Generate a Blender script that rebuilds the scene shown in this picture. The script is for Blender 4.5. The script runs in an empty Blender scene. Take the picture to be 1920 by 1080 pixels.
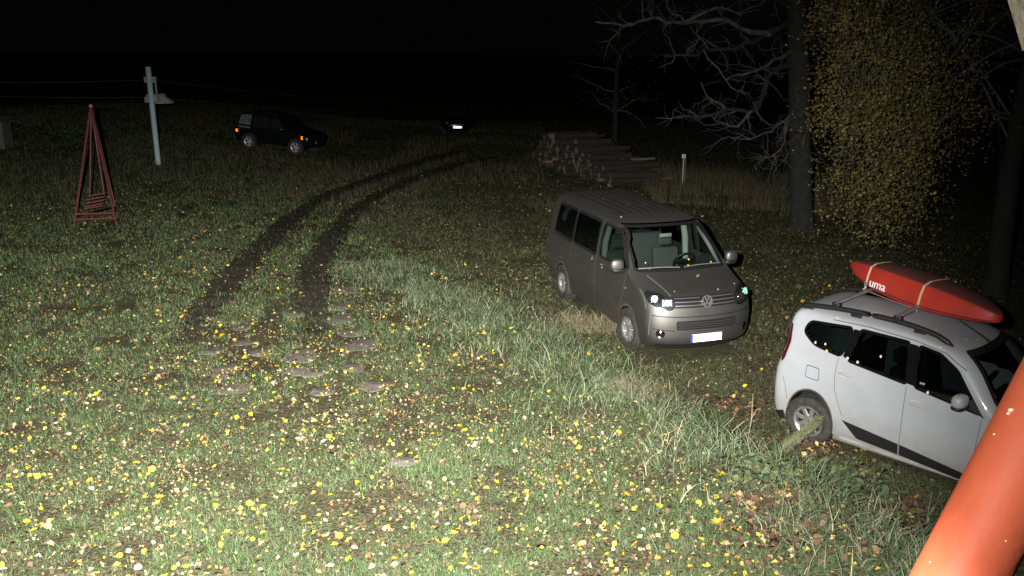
import bpy, bmesh, math, random
import numpy as np
from mathutils import Vector, Matrix
from mathutils.bvhtree import BVHTree
from mathutils.geometry import delaunay_2d_cdt

random.seed(7)
rng = np.random.default_rng(11)
SC = bpy.context.scene
COL = SC.collection
PI = math.pi

# ------------------------------------------------------------------ camera, night sky, floodlight, exposure
CAM_H = 4.7
PITCH = math.radians(15.5)
FPX = 1650.0
cam_data = bpy.data.cameras.new('camera')
cam_data.sensor_width = 36.0
cam_data.lens = 36.0 * FPX / 1920.0
cam_data.clip_start = 0.05
cam_data.clip_end = 2000
cam = bpy.data.objects.new('camera', cam_data)
COL.objects.link(cam)
cam.location = (0, 0, CAM_H)
cam.rotation_euler = (math.radians(90) - PITCH, 0, 0)
SC.camera = cam

world = bpy.data.worlds.new('World')
SC.world = world
world.use_nodes = True
bg = world.node_tree.nodes['Background']
bg.inputs['Color'].default_value = (0.9, 0.95, 1.0, 1)
bg.inputs['Strength'].default_value = 0.0011

# the floodlight of the surveillance camera, mounted on the house just left of and above the lens
lamp_data = bpy.data.lights.new('floodlight', 'SPOT')
lamp_data.energy = 39000
lamp_data.color = (1.0, 0.97, 0.91)
lamp_data.spot_size = math.radians(170)
lamp_data.spot_blend = 0.3
lamp_data.shadow_soft_size = 0.035
lamp_data.use_nodes = True                      # beam pattern of the lamp: cosine off its axis -> strength
_nt = lamp_data.node_tree
_em = _nt.nodes['Emission']
_tc = _nt.nodes.new('ShaderNodeTexCoord'); _sx = _nt.nodes.new('ShaderNodeSeparateXYZ'); _nt.links.new(_tc.outputs['Normal'], _sx.inputs[0])
_mul = _nt.nodes.new('ShaderNodeMath'); _mul.operation = 'MULTIPLY'
for _k, (_ax, _stops) in enumerate((('X', ((-.9, .01), (-.6, .3), (-.4, .8), (-.2, 1), (.1, 1), (.3, .78), (.42, .58), (.50, .42), (.56, .26), (.61, .12), (.66, .035), (.70, .0065), (.76, .0042), (.9, .001))),
                                    ('Y', ((-.8, .05), (-.4, .5), (-.22, .70), (-.14, .76), (-.06, .95), (.02, 1), (.16, 1), (.22, .85), (.27, .62), (.31, .48), (.38, .22), (.5, .10), (.8, .03))))):
    _mr = _nt.nodes.new('ShaderNodeMapRange'); _mr.inputs['From Min'].default_value = -1; _mr.inputs['From Max'].default_value = 1
    _rp = _nt.nodes.new('ShaderNodeValToRGB'); _el = _rp.color_ramp.elements
    while len(_el) < len(_stops): _el.new(.5)
    for _e, (_p, _v) in zip(_el, _stops): _e.position = _p * .5 + .5; _e.color = (_v, _v, _v, 1)
    _nt.links.new(_sx.outputs[_ax], _mr.inputs['Value']); _nt.links.new(_mr.outputs[0], _rp.inputs['Fac']); _nt.links.new(_rp.outputs['Color'], _mul.inputs[_k])
_nt.links.new(_mul.outputs[0], _em.inputs['Strength'])
lamp = bpy.data.objects.new('floodlight', lamp_data)
COL.objects.link(lamp)
lamp.location = (-0.36, 0.06, CAM_H + 0.18)
lamp.rotation_euler = Vector((-.17, .912, -.425)).to_track_quat('-Z', 'Y').to_euler()

SC.view_settings.view_transform = 'Standard'
SC.view_settings.look = 'None'
SC.view_settings.gamma = 1.0
SC.view_settings.use_curve_mapping = False
SC.view_settings.exposure = 0.0
SC.cycles.max_bounces = 8
SC.cycles.sample_clamp_indirect = 6.0


# ------------------------------------------------------------------ helpers
def sstep(a, b, x):
    t = np.clip((np.asarray(x, float) - a) / (b - a), 0, 1)
    return t * t * (3 - 2 * t)


_lat = rng.random((256, 256))


def vnoise(x, y, s=1.0):
    x = np.asarray(x, float) * s + 57.3
    y = np.asarray(y, float) * s + 91.7
    xi = np.floor(x).astype(int); yi = np.floor(y).astype(int)
    fx = x - xi; fy = y - yi
    fx = fx * fx * (3 - 2 * fx); fy = fy * fy * (3 - 2 * fy)
    g = lambda a, b: _lat[a % 256, b % 256]
    return (g(xi, yi) * (1 - fx) + g(xi + 1, yi) * fx) * (1 - fy) + (g(xi, yi + 1) * (1 - fx) + g(xi + 1, yi + 1) * fx) * fy


CA = np.array([-1.9, 17.5]); CT = np.array([.4995, -.866]); CN = np.array([.866, .4995])


def crest(x, y):
    """signed distance right of the bank's crest line, and the way along it"""
    dx = np.asarray(x, float) - CA[0]; dy = np.asarray(y, float) - CA[1]
    return dx * CN[0] + dy * CN[1], dx * CT[0] + dy * CT[1]


def hgt(x, y):
    x = np.asarray(x, float); y = np.asarray(y, float)
    d, v = crest(x, y)
    zc = -0.12 - 0.36 * sstep(6.0, 8.3, v)
    z = zc * sstep(-0.25, 1.15, d) * sstep(-9, 0, v)
    z = z + 0.10 * np.exp(-((d + 0.25) / 0.55) ** 2) * sstep(1.5, 5, v) * (1 - sstep(11, 14, v))
    z = z - 0.035 * np.clip(d - 6.5, 0, 14) * sstep(2, 7, y)
    z = z + 0.07 * np.clip(-x - 8.8, 0, 15) * sstep(28, 36, y)
    z = z + 0.07 * (vnoise(x, y, .55) - .5) * (1 - sstep(.3, 1.5, d) * (1 - sstep(6, 9, d)))
    return z


def hz(x, y):
    return float(hgt(x, y))


cp, sp = math.cos(PITCH), math.sin(PITCH)


def ray(px, py):
    a, b = (px - 960) / FPX, (py - 540) / FPX
    return Vector((a, cp - b * sp, -sp - b * cp))


def at_y(px, py, Y):
    r = ray(px, py)
    return Vector((0, 0, CAM_H)) + r * (Y / r.y)


def gnd(px, py):
    r = ray(px, py); lo, hi = 2.0, 140.0
    for _ in range(50):
        m = .5 * (lo + hi); p = Vector((0, 0, CAM_H)) + r * m
        if p.z > hz(p.x, p.y): lo = m
        else: hi = m
    p = Vector((0, 0, CAM_H)) + r * lo
    p.z = hz(p.x, p.y)
    return p


def cam_pt(px, py, depth):
    return Vector((0, 0, CAM_H)) + ray(px, py) * depth


def rgb(c):
    return (c[0], c[1], c[2], 1)


MATS = {}


def mat(name, c, rough=.6, metal=0.0, c2=None, scale=8.0, bump=0.0, bscale=60.0, coat=0.0, spec=.4, trans=0.0, detail=4, dirt=None):
    m = bpy.data.materials.new(name); MATS[name] = m
    m.use_nodes = True
    nt = m.node_tree; b = nt.nodes['Principled BSDF']
    b.inputs['Base Color'].default_value = rgb(c)
    b.inputs['Roughness'].default_value = rough
    b.inputs['Metallic'].default_value = metal
    b.inputs['Specular IOR Level'].default_value = spec
    if coat: b.inputs['Coat Weight'].default_value = coat; b.inputs['Coat Roughness'].default_value = .06
    if trans: b.inputs['Transmission Weight'].default_value = trans
    tc = nt.nodes.new('ShaderNodeTexCoord')
    if c2 is not None:
        n = nt.nodes.new('ShaderNodeTexNoise'); n.inputs['Scale'].default_value = scale; n.inputs['Detail'].default_value = detail
        nt.links.new(tc.outputs['Object'], n.inputs['Vector'])
        r = nt.nodes.new('ShaderNodeValToRGB')
        r.color_ramp.elements[0].position = .35; r.color_ramp.elements[0].color = rgb(c)
        r.color_ramp.elements[1].position = .68; r.color_ramp.elements[1].color = rgb(c2)
        nt.links.new(n.outputs['Fac'], r.inputs['Fac']); nt.links.new(r.outputs['Color'], b.inputs['Base Color'])
    if dirt is not None:
        col, z0, z1, amt = dirt
        src = b.inputs['Base Color'].links[0].from_socket
        sx = nt.nodes.new('ShaderNodeSeparateXYZ'); nt.links.new(tc.outputs['Object'], sx.inputs[0])
        mr = nt.nodes.new('ShaderNodeMapRange'); mr.inputs['From Min'].default_value = z0; mr.inputs['From Max'].default_value = z1; mr.inputs['To Min'].default_value = amt; mr.inputs['To Max'].default_value = amt * .12
        nt.links.new(sx.outputs['Z'], mr.inputs['Value'])
        nd = nt.nodes.new('ShaderNodeTexNoise'); nd.inputs['Scale'].default_value = 5; nd.inputs['Detail'].default_value = 8; nd.inputs['Roughness'].default_value = .7; nt.links.new(tc.outputs['Object'], nd.inputs['Vector'])
        mm = nt.nodes.new('ShaderNodeMath'); mm.operation = 'MULTIPLY'; nt.links.new(mr.outputs[0], mm.inputs[0]); nt.links.new(nd.outputs['Fac'], mm.inputs[1])
        mx = nt.nodes.new('ShaderNodeMix'); mx.data_type = 'RGBA'; nt.links.new(mm.outputs[0], mx.inputs[0]); nt.links.new(src, mx.inputs[6]); mx.inputs[7].default_value = rgb(col)
        nt.links.new(mx.outputs[2], b.inputs['Base Color'])
    if bump:
        n2 = nt.nodes.new('ShaderNodeTexNoise'); n2.inputs['Scale'].default_value = bscale; n2.inputs['Detail'].default_value = 5
        nt.links.new(tc.outputs['Object'], n2.inputs['Vector'])
        bp = nt.nodes.new('ShaderNodeBump'); bp.inputs['Strength'].default_value = bump; bp.inputs['Distance'].default_value = .02
        nt.links.new(n2.outputs['Fac'], bp.inputs['Height']); nt.links.new(bp.outputs['Normal'], b.inputs['Normal'])
    return m


def attr_mat(name, rough=.75, spec=.25, translucent=0.0):
    m = bpy.data.materials.new(name); MATS[name] = m
    m.use_nodes = True
    nt = m.node_tree; b = nt.nodes['Principled BSDF']
    a = nt.nodes.new('ShaderNodeAttribute'); a.attribute_name = 'Col'
    nt.links.new(a.outputs['Color'], b.inputs['Base Color'])
    b.inputs['Roughness'].default_value = rough; b.inputs['Specular IOR Level'].default_value = spec
    return m


def glass_mat(name, tint, clear):
    m = bpy.data.materials.new(name); MATS[name] = m
    m.use_nodes = True
    nt = m.node_tree
    for n in list(nt.nodes):
        if n.type != 'OUTPUT_MATERIAL': nt.nodes.remove(n)
    out = nt.nodes[0]
    t = nt.nodes.new('ShaderNodeBsdfTransparent'); t.inputs['Color'].default_value = rgb([clear * q for q in tint])
    g = nt.nodes.new('ShaderNodeBsdfGlossy'); g.inputs['Roughness'].default_value = .03
    f = nt.nodes.new('ShaderNodeFresnel'); f.inputs['IOR'].default_value = 1.5
    ge = nt.nodes.new('ShaderNodeNewGeometry'); mt = nt.nodes.new('ShaderNodeMath'); mt.operation = 'MULTIPLY_ADD'; mt.inputs[1].default_value = -.8333; mt.inputs[2].default_value = 1.5
    nt.links.new(ge.outputs['Backfacing'], mt.inputs[0]); nt.links.new(mt.outputs[0], f.inputs['IOR'])   # a thin pane reflects alike from both sides
    mx = nt.nodes.new('ShaderNodeMixShader')
    nt.links.new(f.outputs[0], mx.inputs[0]); nt.links.new(t.outputs[0], mx.inputs[1]); nt.links.new(g.outputs[0], mx.inputs[2])
    nt.links.new(mx.outputs[0], out.inputs['Surface'])
    return m


def tag(o, label=None, cat=None, group=None, kind=None):
    if label: o['label'] = label
    if cat: o['category'] = cat
    if group: o['group'] = group
    if kind: o['kind'] = kind
    return o


def link(name, me, m=None, parent=None, smooth=False):
    o = bpy.data.objects.new(name, me)
    COL.objects.link(o)
    if m is not None:
        for q in (m if isinstance(m, (list, tuple)) else [m]): me.materials.append(q)
    if smooth and len(me.polygons):
        me.polygons.foreach_set('use_smooth', np.ones(len(me.polygons), bool))
    if parent is not None: o.parent = parent
    return o


def empty(name, loc=(0, 0, 0), rz=0.0, rx=0.0, ry=0.0):
    o = bpy.data.objects.new(name, None); COL.objects.link(o)
    o.empty_display_size = .2
    o.location = loc; o.rotation_euler = (rx, ry, rz)
    return o


def pyd(name, v, f, m=None, parent=None, smooth=False):
    me = bpy.data.meshes.new(name)
    me.from_pydata([tuple(q) for q in v], [], [tuple(q) for q in f]); me.update()
    return link(name, me, m, parent, smooth)


class MB:
    """collects shapes into one mesh"""
    def __init__(s): s.v = []; s.f = []; s.mi = []; s.cur = 0

    def add(s, v, f):
        n = len(s.v); s.v += [tuple(q) for q in v]; s.f += [tuple(i + n for i in q) for q in f]; s.mi += [s.cur] * len(f)
        return s

    def bm(s, b, M=None):
        if M is not None: bmesh.ops.transform(b, matrix=M, verts=b.verts)
        b.verts.index_update()
        s.add([q.co for q in b.verts], [[q.index for q in p.verts] for p in b.faces]); b.free(); return s

    def box(s, c, d, M=None, bev=0.0, seg=2):
        b = bmesh.new(); bmesh.ops.create_cube(b, size=1)
        bmesh.ops.scale(b, vec=d, verts=b.verts)
        if bev: bmesh.ops.bevel(b, geom=list(b.edges), offset=bev, segments=seg, profile=.6, affect='EDGES')
        bmesh.ops.translate(b, vec=c, verts=b.verts)
        return s.bm(b, M)

    def ball(s, c, r, M=None, u=16, v=10, e=1.0):
        V = []; F = []
        sg = lambda q: math.copysign(abs(q) ** e, q)
        for j in range(v + 1):
            ph = -PI / 2 + PI * j / v
            for i in range(u):
                th = 2 * PI * i / u
                V.append((c[0] + r[0] * sg(math.cos(ph)) * sg(math.cos(th)), c[1] + r[1] * sg(math.cos(ph)) * sg(math.sin(th)), c[2] + r[2] * sg(math.sin(ph))))
        for j in range(v):
            for i in range(u):
                F.append((j * u + i, j * u + (i + 1) % u, (j + 1) * u + (i + 1) % u, (j + 1) * u + i))
        if M is not None: V = [M @ Vector(q) for q in V]
        return s.add(V, F)

    def tube(s, pts, rad, n=8, cap=True):
        P = [Vector(q) for q in pts]
        if not isinstance(rad, (list, tuple, np.ndarray)): rad = [rad] * len(P)
        V = []; F = []; up = None
        for i, p in enumerate(P):
            t = (P[min(i + 1, len(P) - 1)] - P[max(i - 1, 0)])
            if t.length < 1e-9: t = Vector((0, 0, 1))
            t.normalize()
            if up is None:
                up = Vector((0, 0, 1)) if abs(t.z) < .9 else Vector((1, 0, 0))
            a = t.cross(up)
            if a.length < 1e-5: a = t.orthogonal()
            a.normalize(); b = t.cross(a); up = -b if False else up
            for k in range(n):
                an = 2 * PI * k / n
                V.append(p + (a * math.cos(an) + b * math.sin(an)) * rad[i])
        for i in range(len(P) - 1):
            for k in range(n):
                F.append((i * n + k, i * n + (k + 1) % n, (i + 1) * n + (k + 1) % n, (i + 1) * n + k))
        if cap:
            F.append(tuple(range(n))); F.append(tuple(range((len(P) - 1) * n, len(P) * n)))
        return s.add(V, F)

    def lathe(s, prof, n=32, axis='Z', c=(0, 0, 0)):
        V = []; F = []
        for r, h in prof:
            for k in range(n):
                a = 2 * PI * k / n; x, y = r * math.cos(a), r * math.sin(a)
                V.append({'Z': (x, y, h), 'Y': (x, h, y), 'X': (h, x, y)}[axis])
        V = [(q[0] + c[0], q[1] + c[1], q[2] + c[2]) for q in V]
        for i in range(len(prof) - 1):
            for k in range(n):
                F.append((i * n + k, i * n + (k + 1) % n, (i + 1) * n + (k + 1) % n, (i + 1) * n + k))
        return s.add(V, F)

    def build(s, name, m=None, parent=None, smooth=False):
        me = bpy.data.meshes.new(name); me.from_pydata(s.v, [], s.f); me.update()
        o = link(name, me, m, parent, smooth)
        if any(s.mi): me.polygons.foreach_set('material_index', np.array(s.mi, np.int32))
        return o


def rawmesh(name, V, F3, colors=None, m=None):
    """fast mesh of many triangles (F3: n x 3) with a point colour attribute"""
    me = bpy.data.meshes.new(name)
    nv, nf = len(V), len(F3)
    me.vertices.add(nv); me.vertices.foreach_set('co', np.ascontiguousarray(V, np.float32).ravel())
    me.loops.add(nf * 3); me.loops.foreach_set('vertex_index', np.ascontiguousarray(F3, np.int32).ravel())
    me.polygons.add(nf); me.polygons.foreach_set('loop_start', np.arange(0, nf * 3, 3, dtype=np.int32))
    me.polygons.foreach_set('loop_total', np.full(nf, 3, np.int32))
    me.update(calc_edges=True)
    if colors is not None:
        a = me.color_attributes.new('Col', 'FLOAT_COLOR', 'POINT')
        c = np.ones((nv, 4), np.float32); c[:, :3] = colors
        a.data.foreach_set('color', c.ravel())
    return link(name, me, m)


# ------------------------------------------------------------------ materials
M_SOIL = mat('track_soil', (.032, .027, .021), .95, c2=(.06, .05, .038), scale=5, bump=.8, bscale=14, spec=.1)
M_STONE = mat('flagstone', (.10, .091, .078), .95, c2=(.14, .128, .11), scale=6, bump=.5, bscale=30, spec=.15)
M_GRASS = attr_mat('grass_blades', .8, .2)
M_LEAF = attr_mat('leaf_litter', .7, .2)
M_BLACK = mat('black_plastic', (.012, .012, .012), .5)
M_DARK = mat('dark_void', (.006, .006, .006), .9, spec=0)
M_TYRE = mat('tyre_rubber', (.022, .021, .02), .85, c2=(.05, .044, .036), scale=14, bump=.3, bscale=80)
M_MUD = mat('mud_dirt', (.10, .075, .05), .95, c2=(.05, .04, .03), scale=9)
M_RIM = mat('alloy_rim', (.42, .42, .42), .35, .7, c2=(.25, .24, .22), scale=12)
M_CHROME = mat('chrome', (.75, .75, .76), .12, 1.0)
M_MIRR = mat('mirror_glass', (.8, .8, .82), .03, 1.0)
M_WHITE = mat('white_enamel', (.8, .8, .8), .4)
M_STEELG = mat('galvanised_steel', (.34, .35, .34), .45, .6, c2=(.26, .27, .27), scale=20)


def retro_mat(name, c, rough):
    return mat(name, c, rough, 1.0)


M_RWHITE = retro_mat('retroreflective_white', (.95, .96, 1.0), .2)
M_RAMBER = retro_mat('amber_reflector', (1.0, .48, .06), .2)
M_RCLEAR = retro_mat('clear_reflector', (.85, .88, 1.0), .30)
M_RGREEN = retro_mat('dim_reflector', (.35, .6, .52), .5)


def retro_panel(mb, origin, ux, uy, w, h, a=.04):
    """array of cube-corner prisms over a w x h panel centred at origin; ux, uy span it, prisms sink behind it"""
    ux = Vector(ux).normalized(); uy = Vector(uy).normalized(); n = ux.cross(uy)
    o = Vector(origin); rows = max(1, round(h / (a * .866))); rh = h / rows; aa = rh / .866
    k = max(1, int(w / aa * 2) - 1); dep = aa / math.sqrt(6)
    for r in range(rows):
        y0 = -h / 2 + r * rh
        for i in range(k):
            x0 = -w / 2 + i * aa / 2 + (w - (k + 1) * aa / 2) / 2
            up = (i + r) % 2 == 0
            t = [(x0, y0), (x0 + aa, y0), (x0 + aa / 2, y0 + rh)] if up else [(x0, y0 + rh), (x0 + aa / 2, y0), (x0 + aa, y0 + rh)]
            P = [o + ux * q[0] + uy * q[1] for q in t]
            c = (P[0] + P[1] + P[2]) / 3 - n * dep
            mb.add([P[0], P[1], P[2], c], [(0, 1, 3), (1, 2, 3), (2, 0, 3)])
    return mb


# ------------------------------------------------------------------ ground
def build_ground():
    rr = np.concatenate([np.linspace(.3, 5, 12), np.geomspace(5.15, 45, 210), np.geomspace(47, 420, 40)])
    aa = np.concatenate([np.linspace(-PI, -.75, 24, endpoint=False), np.linspace(-.75, .75, 250), np.linspace(.75, PI, 25)[1:-1]])
    R, A = np.meshgrid(rr, aa, indexing='ij')
    X = R * np.sin(A); Y = R * np.cos(A) + .0
    Z = hgt(X, Y) + .03 * (vnoise(X, Y, 3.1) - .5) * sstep(60, 20, R) - .015
    n, k = R.shape
    V = np.stack([X, Y, Z], -1).reshape(-1, 3)
    idx = np.arange(n * k).reshape(n, k)
    nx = np.roll(idx, -1, 1)
    q = np.stack([idx[:-1], idx[1:], nx[1:], nx[:-1]], -1).reshape(-1, 4)
    F = np.concatenate([q[:, [0, 1, 2]], q[:, [0, 2, 3]]])
    m = bpy.data.materials.new('meadow_soil'); m.use_nodes = True
    nt = m.node_tree; b = nt.nodes['Principled BSDF']; b.inputs['Roughness'].default_value = .95; b.inputs['Specular IOR Level'].default_value = .1
    tc = nt.nodes.new('ShaderNodeTexCoord')
    n1 = nt.nodes.new('ShaderNodeTexNoise'); n1.inputs['Scale'].default_value = 2.2; n1.inputs['Detail'].default_value = 9; n1.inputs['Roughness'].default_value = .75
    n2 = nt.nodes.new('ShaderNodeTexNoise'); n2.inputs['Scale'].default_value = 26; n2.inputs['Detail'].default_value = 6
    r1 = nt.nodes.new('ShaderNodeValToRGB'); r2 = nt.nodes.new('ShaderNodeValToRGB')
    for r, cs in ((r1, ((.36, (.075, .062, .045)), (.5, (.072, .072, .042)), (.66, (.085, .098, .05)))), (r2, ((.3, (.35, .35, .35)), (.7, (1.25, 1.2, 1.1))))):
        el = r.color_ramp.elements
        while len(el) < len(cs): el.new(.5)
        for e, (p_, c_) in zip(el, cs): e.position = p_; e.color = rgb(c_)
    mx = nt.nodes.new('ShaderNodeMix'); mx.data_type = 'RGBA'; mx.blend_type = 'MULTIPLY'; mx.inputs['Factor'].default_value = 1
    for nn in (n1, n2): nt.links.new(tc.outputs['Object'], nn.inputs['Vector'])
    nt.links.new(n1.outputs['Fac'], r1.inputs['Fac']); nt.links.new(n2.outputs['Fac'], r2.inputs['Fac'])
    nt.links.new(r1.outputs['Color'], mx.inputs[6]); nt.links.new(r2.outputs['Color'], mx.inputs[7])
    nt.links.new(mx.outputs[2], b.inputs['Base Color'])
    bp = nt.nodes.new('ShaderNodeBump'); bp.inputs['Strength'].default_value = .9; bp.inputs['Distance'].default_value = .04
    nt.links.new(n2.outputs['Fac'], bp.inputs['Height']); nt.links.new(bp.outputs['Normal'], b.inputs['Normal'])
    o = rawmesh('ground', V, F, None, m)
    o.data.polygons.foreach_set('use_smooth', np.ones(len(o.data.polygons), bool))
    tag(o, 'dark leaf-strewn meadow ground falling away to the right', None, None, 'structure')


build_ground()

# wheel tracks in the grass
TR_L = [(345, 640), (370, 602), (400, 562), (445, 510), (500, 455), (545, 412), (600, 375), (660, 350), (720, 330), (790, 305), (860, 285)]
TR_R = [(600, 625), (592, 590), (585, 550), (592, 505), (612, 460), (640, 425), (680, 385), (730, 356), (790, 333), (860, 310), (930, 295)]


def resample(P, step):
    P = [np.array(p, float) for p in P]; out = []
    # Catmull-Rom
    for i in range(len(P) - 1):
        p0, p1, p2, p3 = P[max(i - 1, 0)], P[i], P[i + 1], P[min(i + 2, len(P) - 1)]
        n = max(2, int(np.linalg.norm(p2 - p1) / step))
        for k in range(n):
            t = k / n
            out.append(.5 * ((2 * p1) + (-p0 + p2) * t + (2 * p0 - 5 * p1 + 4 * p2 - p3) * t * t + (-p0 + 3 * p1 - 3 * p2 + p3) * t ** 3))
    out.append(P[-1]); return np.array(out)


TRACKS = []
for nm, T in (('dirt_track', TR_L), ('dirt_track', TR_R)):
    P = resample([tuple(gnd(*q))[:2] for q in T], .12); TRACKS.append(P)
    t = np.gradient(P, axis=0); t /= np.linalg.norm(t, axis=1)[:, None]; nrm = np.stack([-t[:, 1], t[:, 0]], 1)
    s = np.linspace(0, 1, len(P)); w = .31 + .05 * np.sin(s * 9)
    w = w * (.6 + .4 * sstep(0, .10, s)) * (1 - .5 * sstep(.9, 1, s))
    V = []; F = []; K = 7
    for i in range(len(P)):
        for k in range(K):
            u = -1 + 2 * k / (K - 1)
            off = u * w[i] + (.22 * (rng.random() - .5) if abs(u) > .6 else 0)
            q = P[i] + nrm[i] * off
            V.append((q[0], q[1], hz(*q) + .010 + .008 * sstep(0, .1, s[i]) + .014 * rng.random()))
    for i in range(len(P) - 1):
        for k in range(K - 1):
            F.append((i * K + k, i * K + k + 1, (i + 1) * K + k + 1, (i + 1) * K + k))
    o = pyd(nm, V, F, M_SOIL, None, True); tag(o, None, None, None, 'structure')


def track_dist(x, y):
    d = np.full(np.shape(x), 9.0)
    for P in TRACKS:
        Q = P[::4]
        for i in range(0, len(Q)):
            d = np.minimum(d, np.hypot(x - Q[i, 0], y - Q[i, 1]) + .12 * (1 - float(sstep(0, .2, i / len(Q)))))
    return d


# flat stones trodden into the path
STONES = [(655, 488, .5), (645, 546, .55), (634, 574, .5), (548, 588, .5), (640, 600, .55), (660, 622, .55), (674, 646, .68), (450, 614, .42), (456, 642, .36),
          (392, 658, .42), (486, 662, .32), (562, 667, .62), (552, 694, .5), (590, 699, .38), (432, 729, .55), (414, 704, .36), (424, 690, .4), (702, 722, .46),
          (606, 734, .36), (666, 690, .42), (756, 864, .34)]
SPOS = []
ZN = {}; ORD = ['first', 'second', 'third', 'fourth', 'fifth', 'sixth', 'seventh', 'eighth', 'ninth', 'tenth']
stone_words = ['beside the right-hand wheel track', 'in the worn ground between the tracks', 'at the near end of the left track']
STONES = sorted(STONES[:20], key=lambda q: q[1]) + STONES[20:]
for i, (px, py, d) in enumerate(STONES):
    p = gnd(px, py); SPOS.append((p.x, p.y, d * .5))
    n = 11; a0 = random.random() * 6; ell = .62 + .3 * random.random()
    ou = [(d * .5 * (0.82 + .3 * random.random()) * math.cos(2 * PI * k / n), d * .5 * ell * (.8 + .35 * random.random()) * math.sin(2 * PI * k / n)) for k in range(n)]
    V = [(q[0], q[1], -.010 + .014 * random.random()) for q in ou] + [(q[0] * 1.08, q[1] * 1.08, -.05) for q in ou] + [(0, 0, .012)]
    F = [(k, (k + 1) % n, 2 * n) for k in range(n)] + [(k + n, (k + 1) % n + n, (k + 1) % n, k) for k in range(n)]
    o = pyd('flat_stone', V, F, M_STONE)
    o.location = p; o.rotation_euler = (random.uniform(-.05, .05), random.uniform(-.05, .05), random.uniform(-.5, .5))
    place = ('lone, among yellow leaves near the lawn foreground' if i == 20 else 'along the right-hand wheel track' if px > 620 else 'between the two wheel tracks' if px > 500 else 'at the near end of the left wheel track')
    zone = 0 if i == 20 else 1 if px > 620 else 2 if px > 500 else 3; ZN[zone] = ZN.get(zone, 0) + 1
    tag(o, ('lone flat stone among yellow leaves in the lawn foreground' if zone == 0 else ORD[ZN[zone] - 1] + ' flat stone from the far end, ' + place), 'stone', 'flat stones in the worn path')


# ------------------------------------------------------------------ cars
def pchip(t, y, q):
    t = np.asarray(t, float); y = np.asarray(y, float); h = np.diff(t); d = np.diff(y) / h
    m = np.zeros(len(t))
    for i in range(1, len(t) - 1):
        if d[i - 1] * d[i] > 0:
            w1 = 2 * h[i] + h[i - 1]; w2 = h[i] + 2 * h[i - 1]; m[i] = (w1 + w2) / (w1 / d[i - 1] + w2 / d[i])
    m[0] = d[0]; m[-1] = d[-1]
    i = np.clip(np.searchsorted(t, q) - 1, 0, len(t) - 2); s = (q - t[i]) / h[i]
    return (2 * s ** 3 - 3 * s ** 2 + 1) * y[i] + (s ** 3 - 2 * s ** 2 + s) * h[i] * m[i] + (-2 * s ** 3 + 3 * s ** 2) * y[i + 1] + (s ** 3 - s ** 2) * h[i] * m[i + 1]


def inpoly(x, z, poly):
    c = np.zeros(np.shape(x), bool); n = len(poly)
    for i in range(n):
        x1, z1 = poly[i]; x2, z2 = poly[(i + 1) % n]
        k = ((z1 > z) != (z2 > z))
        with np.errstate(divide='ignore', invalid='ignore'):
            c ^= k & (x < (x2 - x1) * (z - z1) / (z2 - z1 + 1e-12) + x1)
    return c


def rpoly(poly, r=.06, n=4):
    """round the corners of a polygon"""
    out = []; m = len(poly)
    for i in range(m):
        p0, p1, p2 = (Vector(poly[(i + k) % m]) for k in (-1, 0, 1))
        a = (p0 - p1); b = (p2 - p1); ra = min(r, a.length * .45, b.length * .45)
        s = p1 + a.normalized() * ra; e = p1 + b.normalized() * ra
        for k in range(n + 1):
            t = k / n; out.append(tuple(s * (1 - t) ** 2 + p1 * 2 * t * (1 - t) + e * t * t))
    return out


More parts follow.
